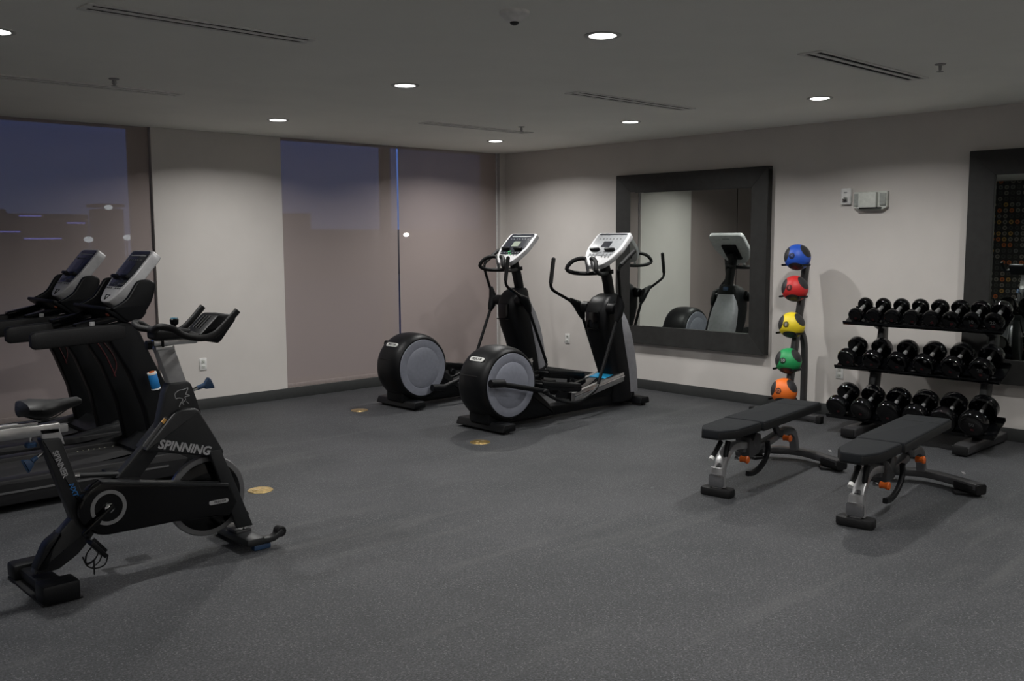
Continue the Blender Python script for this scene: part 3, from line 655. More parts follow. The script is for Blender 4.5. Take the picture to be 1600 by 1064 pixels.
# ================================================================== shared display head of the cardio machines
def console(T, top, bot, yc, wt, wb, th=.055, lcd=True, led=False, sheen=False):
    """tilted tablet: 'top'/'bot' = (x,z) of the face centre line ends; face looks back and up"""
    top = Vector((top[0], 0, top[1])); bot = Vector((bot[0], 0, bot[1])); L = (top - bot).length; up = (top - bot).normalized(); n = Vector((-up.z, 0, up.x)); wd = Vector((0, -1, 0))
    o = Vector((0, yc, 0)) + (top + bot) / 2
    def M(b):
        for v in b.verts: v.co = o + wd * v.co.x + up * v.co.y + n * v.co.z
        return b
    prof = [(-wt / 2 + .02, L / 2), (wt / 2 - .02, L / 2), (wt / 2, L / 2 - .03), (wt / 2, 0), (wb / 2 + .02, -L * .30), (wb / 2 - .03, -L * .45), (wb * .2, -L / 2), (-wb * .2, -L / 2), (-wb / 2 + .03, -L * .45), (-wb / 2 - .02, -L * .30), (-wt / 2, 0), (-wt / 2, L / 2 - .03)]
    b = new(); prism(b, rnd(prof, .03), -th, 0, .010, axis='z', seg=3); c = wobj('console', M(b), LSILV, T, 'light grey display housing')
    k = .86
    face = [(x_ * k, y_ * .86 + L * .045) for x_, y_ in prof if y_ > -L * .44]
    b = new(); prism(b, rnd(face, .02), -.002, .0025, .001, axis='z'); wobj('screen', M(b), SHEEN if sheen else SCREEN, c, 'button face with pale sheen painted in' if sheen else 'dark glossy button face')
    b = new(); prism(b, rnd([(-wt * .40, L * .415), (wt * .40, L * .415), (wt * .40, L * .462), (-wt * .40, L * .462)], .012), .0022, .0034, 0, axis='z'); wobj('top_strip', M(b), SCREEN, c)
    b = new(); prism(b, rnd([(-wt * .34, L * .395), (wt * .34, L * .395), (wt * .34, L * .375), (-wt * .34, L * .375)], .004), .0025, .0035, 0, axis='z'); wobj('trim_line', M(b), PRINT, c)
    b = new(); prism(b, [(-.055, L * .05), (.055, L * .05), (.055, L * .22), (-.055, L * .22)], .0025, .004, 0, axis='z'); wobj('lcd', M(b), LCD if led else SCREEN, c)
    b = new()
    for r_, y_ in enumerate((.30, -.16, -.24)):
        for q in range(-3, 4): 
            if r_ == 0 or abs(q) > 0: prism(b, rnd([(q * wt * .1 - .009, L * y_ - .007), (q * wt * .1 + .009, L * y_ - .007), (q * wt * .1 + .009, L * y_ + .007), (q * wt * .1 - .009, L * y_ + .007)], .003), .0025, .004, 0, axis='z')
    wobj('buttons', M(b), PRINTD, c)
    b = new()
    for (qx, qy) in ((-.01, -.12), (.03, -.20), (.0, -.20), (-.03, -.13)): prism(b, [(qx - .007, L * qy - .005), (qx + .007, L * qy - .005), (qx + .007, L * qy + .005), (qx - .007, L * qy + .005)], .004, .005, 0, axis='z')
    wobj('led_digits', M(b), GREEN_LED if led else PRINTD, c)
    for s in (-1, 1):
        b = new(); box(b, (s * wt * .22, -L * .045, .016), (wt * .28, .022, .03), bev=.004); wobj('reading_rest', M(b), BLACK, c)
    b = new(); tube(b, [(-.035, -L * .37, .001), (0, -L * .46, .003), (.035, -L * .37, .001), (-.035, -L * .37, .001)], .004, 8); wobj('stop_key', M(b), GLOSS, c)
    b = new(); box(b, (0, -L * .05, -th - .012), (wt * .42, L * .5, .03), bev=.01); wobj('back_mount', M(b), BLACK, c)
    b = new(); box(b, (0, L * .40, -th - .002), (.09, .022, .006), bev=.002); wobj('back_badge', M(b), PRINT, c)
    return c

# ================================================================== ELLIPTICALS
def elliptical(ox, oy, ph, ang, label, **ck):
    """built for machine at (-1.9,-2.72); ox/oy shift; ph = +1/-1 stride phase"""
    T = thing('elliptical_trainer', label, 'elliptical machine', (-1.9, -2.72, 0), group='elliptical trainers facing the mirror'); Y = -2.72
    W = wobj
    # base beam and cross feet
    b = new(); prism(b, rnd([(-2.70, .03), (-.80, .03), (-.80, .13), (-1.15, .15), (-1.9, .12), (-2.70, .14)], .02), Y - .07, Y + .07, .01); W('base_beam', b, BLACK, T)
    b = new(); prism(b, rnd([(-2.86, .02), (-2.70, .02), (-2.70, .085), (-2.83, .085)], .015), Y - .315, Y + .315, .012); W('rear_foot', b, BLACK, T)
    b = new(); prism(b, rnd([(-.90, .02), (-.745, .02), (-.76, .085), (-.88, .085)], .015), Y - .225, Y + .225, .012); W('front_foot', b, BLACK, T)
    b = new()
    for (x_, y_) in ((-2.78, -.28), (-2.78, .28), (-.82, -.2), (-.82, .2)): disc(b, (x_, Y + y_, .011), .022, .022, 'z', 16)
    W('levelling_pads', b, RUBBER, T)
    # drive housing
    c = (-2.63, Y, .40)
    b = new(); lathe(b, [(.262, -.178), (.296, -.177), (.312, -.165), (.332, -.12), (.340, -.06), (.342, 0), (.340, .06), (.332, .12), (.312, .165), (.296, .177), (.262, .178)], c, 'y', 72); hs = W('drive_housing', b, BLACK, T)
    b = new(); prism(b, rnd([(-2.86, .06), (-2.02, .06), (-2.10, .17), (-2.28, .32), (-2.5, .40), (-2.86, .30)], .03), Y - .13, Y + .13, .02); W('housing_skirt', b, BLACK, T)
    for s in (-1, 1):
        b = new(); y0 = s * .178
        pr = [(.282, 0), (.280, .008), (.235, .014), (.205, .008), (.195, .014), (.10, .020), (.001, .022)]
        lathe(b, [(r_, y0 + s * h_) for r_, h_ in pr], c, 'y', 64); W('crank_disc', b, GREYD, T, 'round grey side disc')
    # seam line + badge on the housing
    b = new(); a = RAD(136); rr = .3425; cc = Vector((-2.63 + rr * cos(a), Y - .01, .40 + rr * sin(a))); X_ = Vector((0, -1, 0)); Yd = Vector((sin(a), 0, -cos(a))); Yd = -Yd if Yd.z < 0 else Yd
    prism(b, rnd([(-.088, -.022), (.088, -.022), (.088, .022), (-.088, .022)], .020, 5), -.003, .003, 0, axis='z'); place(b, cc, X_, Yd); W('badge', b, mat('badge_silver', (.62, .62, .60), .4, .1), hs, 'pale oval maker badge')
    b = place(text_bm('PRECOR', .034, .0015, bold=.0006), cc + X_.cross(Yd) * .0038, X_, Yd); W('lettering', b, DARK, hs)
    b = new(); n = 12
    for k in range(n): pass
    a2 = RAD(163); tube(b, [(-2.63 + .3465 * cos(a2), Y - .10, .40 + .3465 * sin(a2)), (-2.63 + .348 * cos(a2), Y, .40 + .348 * sin(a2)), (-2.63 + .3465 * cos(a2), Y + .10, .40 + .3465 * sin(a2))], .0025, 6); W('seam', b, RUBBER, hs)
    # tower: black shell behind, grey cover in front
    rear = [(-1.345, 1.03), (-1.36, .96), (-1.345, .78), (-1.25, .55), (-1.19, .36), (-1.17, .13)]
    zs = [(.06, -1.17, -.86, .13), (.20, -1.175, -.87, .135), (.36, -1.19, -.90, .14), (.55, -1.255, -.945, .145), (.72, -1.33, -.985, .15), (.84, -1.36, -1.02, .15), (.96, -1.36, -1.05, .15), (1.04, -1.335, -1.06, .14), (1.10, -1.28, -1.06, .12), (1.135, -1.20, -1.07, .085)]
    b = new(); rings = []
    for z, x0, x1, hw in zs:
        cxx, hx = (x0 + x1) / 2, (x1 - x0) / 2; ring = []
        for k in range(28):
            a = 2 * pi * k / 28; ca, sa = cos(a), sin(a); q = 3.6
            ring.append(b.verts.new((cxx + hx * math.copysign(abs(ca) ** (2 / q), ca), Y + hw * math.copysign(abs(sa) ** (2 / q), sa), z)))
        rings.append(ring)
    for p_, q in zip(rings, rings[1:]):
        for k in range(28): b.faces.new((p_[k], p_[(k + 1) % 28], q[(k + 1) % 28], q[k]))
    b.faces.new(rings[0][::-1]); b.faces.new(rings[-1]); tw = W('tower_shell', b, BLACK, T)
    zs2 = [(.14, -.96, -.80, .145), (.36, -1.00, -.82, .155), (.55, -1.06, -.855, .16), (.72, -1.11, -.905, .160), (.86, -1.14, -.965, .15), (.95, -1.14, -1.02, .13), (1.03, -1.12, -1.04, .10)]
    b = new(); rings = []
    for z, x0, x1, hw in zs2:
        cxx, hx = (x0 + x1) / 2, (x1 - x0) / 2; ring = []
        for k in range(28):
            a = 2 * pi * k / 28; ca, sa = cos(a), sin(a); q = 3.0
            ring.append(b.verts.new((cxx + hx * math.copysign(abs(ca) ** (2 / q), ca), Y + hw * math.copysign(abs(sa) ** (2 / q), sa), z)))
        rings.append(ring)
    for p_, q in zip(rings, rings[1:]):
        for k in range(28): b.faces.new((p_[k], p_[(k + 1) % 28], q[(k + 1) % 28], q[k]))
    b.faces.new(rings[0][::-1]); b.faces.new(rings[-1]); W('front_cover', b, GREYC, T, 'light grey front cover')
    b = new(); box(b, (-1.355, Y, .885), (.03, .16, .17), bev=.012); box(b, (-1.372, Y, .80), (.012, .19, .012), bev=.004); W('bottle_recess', b, GLOSS, tw)
    b = new(); lathe(b, [(.028, -.153), (.03, -.165), (.018, -.172), (.002, -.174)], (-1.235, Y, 1.04), 'y', 20); W('hub_cap', b, GLOSS, tw)
    b = new(); box(b, (-1.065, Y, 1.095), (.05, .06, .045), bev=.01); W('top_badge', b, BLUED, tw)
    # neck and console
    b = new(); tube(b, [(-1.11, Y, 1.08), (-1.145, Y, 1.24), (-1.20, Y, 1.42), (-1.185, Y, 1.50)], 1, sect=(.085, .085)); W('neck', b, BLACK, T)
    console(T, (-1.04, 1.735), (-1.375, 1.415), Y, .44, .30, **ck)
    # fixed grip loops with chrome pulse bars
    b = new(); tube(b, [(-1.10, Y - .03, 1.355), (-1.13, Y + .0, 1.352), (-1.10, Y + .03, 1.355)], .018, 12, 3); disc(b, (-1.15, Y, 1.345), .06, .03, 'z', 24); W('grip_collar', b, BLACK, T)
    for s in (-1, 1):
        b = new(); tube(b, [(-1.17, Y + s * .02, 1.345), (-1.32, Y + s * .09, 1.335), (-1.46, Y + s * .165, 1.345), (-1.535, Y + s * .19, 1.385), (-1.50, Y + s * .155, 1.455), (-1.455, Y + s * .085, 1.485), (-1.43, Y + s * .035, 1.482)],   .0205, 12, 3); gl = W('grip_loop', b, RUBBER, T)
        b = new(); tube(b, [(-1.43, Y + s * .04, 1.486), (-1.415, Y + s * .034, 1.42), (-1.38, Y + s * .05, 1.352)], .0155, 12, 4); W('pulse_sensor', b, CHROME, gl, 'chrome hand sensor')
    # swinging arms with lower rods
    pv = Vector((-1.27, 0, 1.0))
    for s in (-1, 1):
        th = RAD(24) * ph * (-1 if s > 0 else 1)     # left (+y) back, right (-y) forward when ph=+1
        def q(x_, z_, y_): 
            return (pv.x + x_ * cos(th) + z_ * sin(th), Y + s * y_, pv.z - x_ * sin(th) + z_ * cos(th))
        arm = thing_part('swing_arm', T, q(0, 0, .17))
        b = new(); disc(b, (pv.x, Y + s * .17, pv.z), .055, .09, 'y', 28); tube(b, [q(0, 0, .16), q(0, 0, .27)], .032); W('pivot_hub', b, BLACK, arm)
        b = new(); tube(b, [q(-.085, .12, .275), q(-.015, .03, .27), q(0, -.06, .265), q(0, -.13, .265)], [.020, .046, .044, .024], 14); W('knuckle', b, BLACK, arm)
        b = new(); tube(b, [q(-.03, .045, .275), q(-.13, .17, .30), q(-.215, .275, .315), q(-.235, .325, .32), q(-.225, .37, .32)], .0155, 12, 5); W('upper_bar', b, GLOSS, arm)
        b = new(); tube(b, [q(-.226, .365, .32), q(-.165, .46, .32), q(-.095, .565, .32)], .0205, 14, 3); sphere(b, q(-.095, .565, .32), .0205, 14, 10); W('grip', b, RUBBER, arm)
        b = new(); tube(b, [q(0, -.08, .265), q(0, -.76, .265)], .0165); W('lower_rod', b, BLACK, arm)
        rb = q(0, -.775, .265)
        # linkage and pedal
        lk = thing_part('pedal_link', T, rb)
        aa = RAD(ang + (180 if s > 0 else 0)); jx = -2.63 + .245 * cos(aa); jz = .40 + .245 * sin(aa)
        b = new(); tube(b, [(jx - (.055 if s < 0 else .02), Y + s * .24, jz + .008), (jx + .09, Y + s * .25, jz - .004)], .035, 18); tube(b, [(jx, Y + s * .185, jz), (jx, Y + s * .25, jz)], .022); W('crank_bearing', b, BLACK, lk)
        xm = -2.30 if jx < -2.6 else -1.85
        pz_ = .33 if jx < -2.6 else .355
        b = new(); tube(b, [(jx + .05, Y + s * .25, jz - .005), (xm, Y + s * .265, pz_ - .01)], .0225)
        W('link_bar', b, BLACK, lk)
        b = new(); tube(b, [(xm - .02, Y + s * .275, pz_ - .015), (xm + .16, Y + s * .29, pz_ - .11), (xm + .40, Y + s * .29, .175), (rb[0] - .08, Y + s * .28, rb[2] - .05), (rb[0], Y + s * .265, rb[2])], .015, 10, 5); sphere(b, (xm, Y + s * .275, pz_ - .012), .03, 16, 10, (1.4, .8, .8)); W('lower_link', b, BLACK, lk)
        x0 = xm - .02
        b = new(); prism(b, rnd([(x0, pz_ + .055), (x0 + .07, pz_ + .045), (x0 + .5, pz_ - .015), (x0 + .53, pz_ - .05), (x0 + .50, pz_ - .075), (x0 + .02, pz_ - .005)], .012), Y + s * .185 - .075, Y + s * .185 + .075, .012)
        for e_ in (-1, 1): prism(b, [(x0 + .0, pz_ + .075), (x0 + .10, pz_ + .06), (x0 + .50, pz_ + .0), (x0 + .52, pz_ - .04), (x0 + .02, pz_ + .03)], Y + s * .185 + e_ * .07 - .009, Y + s * .185 + e_ * .07 + .009, .004)
        W('pedal', b, BLACK, T)
        b = new(); box(b, (x0 + .5, Y + s * .185, pz_ - .02), (.05, .13, .05), bev=.012); W('toe_lip', b, RUBBER, T)
        b = new(); disc(b, (x0 + .30, Y + s * .10, pz_ - .06), .035, .05, 'y', 20); W('roller', b, BLACK, T)
    # ramp
    def ramp(y0, y1, dz0, dz1, m, name, x0=-1.78, x1=-1.06, lab=None, bev=.004):
        b = new(); z0 = lambda x_: .205 + (x_ + 1.78) * .18
        prism(b, [(x0, z0(x0) + dz0), (x1, z0(x1) + dz0), (x1, z0(x1) + dz1), (x0, z0(x0) + dz1)], y0, y1, bev); return W(name, b, m, T, lab)
    for s in (-1, 1):
        ramp(Y + s * .125 - .022, Y + s * .125 + .022, -.070, .022, ALU, 'ramp_rail', lab='polished aluminium ramp rail')
        ramp(Y + s * .152 - .004, Y + s * .152 + .004, -.028, -.006, CHROME, 'ramp_edge')
    ramp(Y - .10, Y + .10, -.045, .018, GLOSS, 'ramp_centre'); ramp(Y - .10, Y + .10, .010, .024, mat('bright_blue', (.02, .33, .62), .35), 'ramp_insert', -1.30, -1.09, 'bright blue insert')
    b = new(); prism(b, [(-1.80, .12), (-1.70, .12), (-1.20, .13), (-1.10, .28), (-1.78, .16)], Y - .09, Y + .09, .01); W('ramp_support', b, BLACK, T)
    T.location = (-1.9 + ox, -2.72 + oy, 0)
    return T
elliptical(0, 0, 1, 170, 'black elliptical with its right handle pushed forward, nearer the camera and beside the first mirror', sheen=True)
elliptical(.15, 1.455, -1, -60, 'black elliptical with its left handle pushed forward, in the corner by the window blinds', led=True)

# ================================================================== TREADMILLS
def treadmill(oy, label):
    Y = -2.20
    T = thing('treadmill', label, 'treadmill', (-5.95, Y, 0), group='black treadmills in front of the left window'); W = wobj
    for s in (-1, 1):
        b = new(); prism(b, rnd([(-7.05, .05), (-5.55, .05), (-5.45, .16), (-5.55, .215), (-7.05, .205)], .015), Y + s * .335 - .06, Y + s * .335 + .06, .01); W('side_rail', b, mat('rail_black', (.008, .008, .009), .45), T)
        b = new(); box(b, (-6.3, Y + s * .397, .13), (1.4, .004, .012)); W('rail_stripe', b, PRINTD, T)
        b = new(); prism(b, rnd([(-6.06, .21), (-5.86, .215), (-5.62, .26), (-5.45, .27), (-5.45, .20), (-6.06, .20)], .01), Y + s * .335 - .05, Y + s * .335 + .05, .008); W('step_end', b, DARK, T)
    b = new(); box(b, (-6.22, Y, .175), (1.62, .56, .012)); W('running_belt', b, mat('belt', (.014, .014, .015), .7, bump=.5, bscale=500), T)
    b = new(); box(b, (-6.2, Y, .11), (1.66, .58, .10), bev=.01); W('deck', b, BLACK, T)
    b = new()
    for x_, z_ in ((-6.95, .03), (-5.5, .03)):
        for s in (-1, 1): disc(b, (x_, Y + s * .3, .03), .03, .06, 'z', 16)
    W('feet', b, RUBBER, T)
    for k in range(8):
        b = new(); disc(b, (-5.98 + k * .038 + (k > 5) * .02 * (k - 5), Y + .268, .1825), .005, .003, 'z', 10); W('belt_marker', b, AMB_LED, T)
    # motor hood
    b = new(); prism(b, rnd([(-5.70, .06), (-5.31, .06), (-5.29, .20), (-5.35, .27), (-5.46, .30), (-5.56, .28), (-5.70, .20)], .03, 4), Y - .33, Y + .33, .03, seg=3); W('motor_hood', b, BLACK, T)
    b = new(); prism(b, [(-5.70, .206), (-5.575, .285), (-5.57, .278), (-5.69, .200)], Y - .28, Y + .28, .002); W('hood_panel', b, DARK, T)
    b = new(); prism(b, rnd([(-5.66, .05), (-5.34, .05), (-5.34, .18), (-5.45, .24), (-5.66, .19)], .03), Y + .02 - .41, Y - .02 + .41, .02); W('hood_skirt', b, BLACK, T)
    # leaning uprights
    for s in (-1, 1):
        b = new(); prism(b, rnd([(-5.93, 1.03), (-5.80, .80), (-5.70, .52), (-5.64, .17), (-5.40, .17), (-5.49, .52), (-5.545, .686), (-5.636, .875), (-5.72, 1.08), (-5.76, 1.125), (-5.82, 1.14), (-5.93, 1.12)], .03), Y + s * .25 - .045, Y + s * .25 + .045, .014, seg=3); u = W('upright', b, BLACK, T)
        b = new(); yy = Y + s * .25 - s * .0465
        for pts in ([(-5.84, .98), (-5.78, .88), (-5.73, .76), (-5.71, .70)], [(-5.80, .98), (-5.73, .88), (-5.70, .79), (-5.72, .71)]): tube(b, [(a_, yy, c_) for a_, c_ in pts], .004, 6, 4)
        W('swoosh', b, RED, u, 'dark red swoosh')
    # hand rails, tapered
    for s in (-1, 1):
        b = new(); y0 = Y + s * .265
        tube(b, [(-6.405, y0, 1.050), (-6.385, y0, 1.050), (-6.30, y0, 1.054), (-6.0, y0, 1.066), (-5.80, y0 + -s * .01, 1.072)], [.72, 1, 1.04, 1.06, 1.0], sect=(.078, .112)); W('hand_rail', b, RUBBER, T)
        b = new(); disc(b, (-6.02, y0, 1.135), .018, .03, 'z', 18); W('rail_cap', b, SILVER, T)
        b = new(); tube(b, [(-6.12, y0 + -s * .03, 1.115), (-6.0, y0 - s * .03, 1.14), (-5.85, y0 - s * .02, 1.17), (-5.70, y0 - s * .02, 1.20)], 1, sect=(.07, .05)); ca = W('control_arm', b, GLOSS, T)
    b = new(); box(b, (-5.89, Y - .24, 1.196), (.05, .04, .018), rot=RY(-.2), bev=.005); W('stop_button', b, mat('red_orange', (.62, .16, .08), .4), T, 'orange red button')
    # cup tray and wrap around shell
    b = new(); prism(b, rnd([(-5.95, 1.225), (-5.82, 1.13), (-5.70, 1.15), (-5.66, 1.20), (-5.70, 1.22), (-5.80, 1.18), (-5.94, 1.25)], .015), Y - .31, Y + .31, .012); sh = W('tray', b, BLACK, T)
    for s in (-1, 1):
        b = new(); prism(b, rnd([(-5.91, 1.235), (-5.80, 1.135), (-5.71, 1.15), (-5.63, 1.27), (-5.595, 1.39), (-5.64, 1.42), (-5.72, 1.415), (-5.80, 1.29), (-5.87, 1.25)], .03), Y + s * .30 - .022, Y + s * .30 + .022, .012, seg=3); W('shell_wing', b, BLACK, T)
    b = new(); prism(b, rnd([(-5.74, 1.14), (-5.64, 1.27), (-5.60, 1.38), (-5.635, 1.40), (-5.68, 1.29), (-5.76, 1.18)], .01), Y - .30, Y + .30, .008); W('shell_back', b, BLACK, T)
    b = new(); tube(b, [(-5.60, Y - .18, 1.39), (-5.66, Y - .21, 1.28), (-5.71, Y - .21, 1.2)], 1, sect=(.03, .02)); tube(b, [(-5.60, Y + .18, 1.39), (-5.66, Y + .21, 1.28), (-5.71, Y + .21, 1.2)], 1, sect=(.03, .02)); tube(b, [(-5.59, Y, 1.42), (-5.66, Y, 1.25), (-5.72, Y, 1.16)], 1, sect=(.16, .04)); W('console_bracket', b, GUN, T)
    console(T, (-5.545, 1.615), (-5.845, 1.262), Y, .38, .25, .075, lcd=False)
    T.location = (-5.95, Y + oy, 0)
    return T
treadmill(0, 'black treadmill nearer the camera, directly behind the spin bike')
treadmill(1.03, 'black treadmill farther back, next to the left window blind')

# blue bottle on the treadmill upright
t = thing('bottle', 'small blue bottle with a white cap against the nearer treadmill', 'bottle', (-5.66, -2.585, .67)); ax = Vector((-.22, 0, 1)).normalized(); o_ = Vector((-5.66, -2.585, .68))
b = new(); tube(b, [o_, o_ + ax * .006, o_ + ax * .095, o_ + ax * .10], [.027, .030, .030, .027], 24); wobj('body', b, mat('bottle_blue', (.012, .15, .40), .35), t)
b = new(); tube(b, [o_ + ax * .10, o_ + ax * .113], .031, 24); wobj('cap', b, WHITE, t, 'white cap')
b = new(); tube(b, [o_ + ax * -.008, o_ + ax * .0], .031, 24); wobj('base_ring', b, WHITE, t)
b = new(); tube(b, [o_ + ax * .113, o_ + ax * .119], .018, 20); wobj('spout', b, ORANGE, t, 'orange spout')

# ================================================================== BENCHES
def bench(label, loc, rz):
    T = thing('weight_bench', label, 'weight bench', loc, rz, 'flat adjustable weight benches')
    def P(name, bm, m, lab=None, par=None): return obj(name, bm, m, par or T, label=lab)
    b = new(); prism(b, rnd([(-.055, -.115), (.055, -.105), (.055, .105), (-.055, .115)], .04, 4), 0, .055, .012, axis='z'); P('rear_foot', b, RUBBER)
    b = new(); tube(b, [(-.005, 0, .05), (.0, 0, .10), (.02, 0, .17), (.06, 0, .235), (.13, 0, .285), (.22, 0, .295), (.36, 0, .275)], 1, smooth=4, sect=(.075, .05)); P('rear_leg', b, BENCHF)
    b = new(); prism(b, rnd([(-.053, .062), (.053, .062), (.053, .145), (-.053, .145)], .02), -.034, -.026, .002, axis='x')
    pl = P('emblem_plate', b, mat('emblem_chrome', (.30, .30, .31), .22, .9), 'dark polished emblem plate')
    b = new(); prism(b, [(-.052, .06), (.052, .06), (.040, .19), (-.040, .19)], -.030, .02, .008, axis='x'); P('leg_plate', b, BENCHF)
    b = new(); tube(b, [(.0, .0, .185), (.02, 0, .20)], .02); P('grommet', b, GUN)
    # spine, cross plate, rear post
    b = new(); tube(b, [(.30, 0, .262), (.45, 0, .235), (.70, 0, .235), (.92, 0, .262), (1.08, 0, .262), (1.17, 0, .21), (1.21, 0, .10)], 1, smooth=4, sect=(.06, .055)); P('spine', b, mat('bench_spine_grey', (.13, .13, .135), .38, .5))
    b = new(); prism(b, rnd([(.34, .19), (.50, .20), (.52, .33), (.44, .36), (.40, .30), (.34, .34)], .02), -.055, .055, .008); P('pivot_plate', b, GUN)
    b = new(); tube(b, [(1.10, -.40, .065), (1.20, -.22, .065), (1.27, -.06, .065), (1.27, .06, .065), (1.20, .22, .065), (1.10, .40, .065)], 1, smooth=3, sect=(.085, .05), up=(1, 0, 0)); P('front_foot', b, GUN)
    for s in (-1, 1):
        b = new(); tube(b, [(1.185, s * .245, .053), (1.095, s * .41, .053)], 1, sect=(.085, .064), up=(1, 0, 0)); P('foot_grip', b, RUBBER)
        b = new(); box(b, (1.16, s * .30, .010), (.11, .16, .02), rot=RZ(-s * .5), bev=.004); P('foot_pad', b, RUBBER)
    b = new(); box(b, (1.24, -.26, .112), (.05, .018, .006), rot=RZ(.5)); P('end_tab', b, SILVER)
    # knobs, handle, ladder arm
    for (x_, z_, y_) in ((.175, .222, -.05), (.86, .25, -.045)):
        b = new(); tube(b, [(x_, y_ + .02, z_), (x_, y_ - .035, z_)], .012); k = P('pin', b, CHROME)
        b = new(); lathe(b, [(.012, 0), (.022, -.006), (.018, -.03), (.026, -.055), (.02, -.062)], (x_, y_ - .015, z_), 'y', 20); P('pull_knob', b, ORANGE, 'orange pull knob')
    b = new(); tube(b, [(.055, .015, .345), (-.06, .015, .262)], .016); P('carry_handle', b, RUBBER)
    b = new(); tube(b, [(-.058, .015, .264), (-.078, .015, .249)], .0165); P('handle_end', b, WHITE, 'white handle end')
    b = new(); tube(b, [(.09, -.02, .35), (.06, -.02, .26), (.05, -.02, .215)], .018, smooth=3); P('seat_strut', b, BLACK)
    b = new(); tube(b, [(.60, -.062, .265), (.61, -.062, .20), (.57, -.062, .145), (.48, -.062, .10), (.38, -.062, .085), (.30, -.062, .095)], 1, smooth=4, sect=(.030, .034)); P('seat_ladder', b, BLACK)
    b = new(); tube(b, [(.10, 0, .385), (.38, 0, .36)], 1, sect=(.05, .04)); P('seat_rail', b, BENCHF)
    b = new(); tube(b, [(.44, 0, .36), (.80, 0, .372), (1.18, 0, .372)], 1, sect=(.055, .04)); tube(b, [(.78, -.02, .37), (.86, -.02, .28), (.92, -.02, .27)], 1, sect=(.03, .05)); P('back_rail', b, GUN)
    # pads
    b = new(); prism(b, rnd([(-.12, -.062), (-.12, .062), (.0, .122), (.33, .136), (.33, -.136), (.0, -.122)], .02), .397, .455, .010, axis='z', seg=3); sp = P('seat_pad', b, VINYL)
    b = new(); prism(b, [(-.117, -.064), (-.117, .064), (.0, .124), (.33, .138), (.33, -.138), (.0, -.124)], .392, .442, .004, axis='z'); P('seat_edge', b, VINYLS)
    b = new(); prism(b, rnd([(.35, -.150), (.35, .150), (1.325, .146), (1.325, -.146)], .015), .397, .455, .012, axis='z', seg=3); P('back_pad', b, VINYL)
    b = new(); prism(b, [(.352, -.152), (.352, .152), (1.326, .148), (1.326, -.148)], .390, .442, .004, axis='z'); P('back_edge', b, VINYLS)
    b = new(); box(b, (1.10, 0, .4555), (.006, .29, .002), bev=.0005); P('seam', b, VINYLS)
    return T
b1 = bench('grey framed bench with two orange knobs, in front of the medicine ball stand', (-3.12, -5.41, 0), RAD(7))
b2 = copy_tree(b1); b2.location = (-3.10, -6.36, 0); b2['label'] = 'grey framed bench nearer the right edge, in front of the dumbbell rack'

# ================================================================== MEDICINE BALL STAND
T = thing('ball_stand', 'grey leaning stand holding five medicine balls beside the first mirror', 'ball stand', (-.30, -4.30, 0)); Y = -4.30
px = lambda z: -.14 - (1.42 - z) * .215
b = new(); tube(b, [(px(.10), Y, .10), (px(1.44), Y, 1.44)], 1, sect=(.05, .075)); wobj('leaning_post', b, GUN, T)
b = new(); tube(b, [(-.12, Y - .0, .03), (-.125, Y, .63), (-.20, Y, .80), (-.25, Y, .92)], 1, smooth=3, sect=(.05, .06)); wobj('rear_post', b, GUN, T)
b = new(); tube(b, [(-.44, Y - .36, .04), (-.42, Y, .045), (-.44, Y + .36, .04)], 1, sect=(.06, .055), up=(1, 0, 0)); wobj('cross_foot', b, GUN, T)
b = new(); tube(b, [(-.44, Y, .045), (-.09, Y, .04)], 1, sect=(.06, .055)); wobj('spine_foot', b, GUN, T)
for s in (-1, 1):
    b = new(); box(b, (-.44, Y + s * .35, .035), (.07, .05, .07), bev=.01); wobj('end_cap', b, RUBBER, T)
balls = [(-.298, 1.496, 'blue', (.015, .085, .50), '4'), (-.328, 1.206, 'red', (.55, .02, .02), '6'), (-.367, .869, 'yellow', (.80, .62, .02), '8'), (-.407, .537, 'green', (.015, .30, .09), '10'), (-.472, .262, 'orange', (.85, .17, .015), '12')]
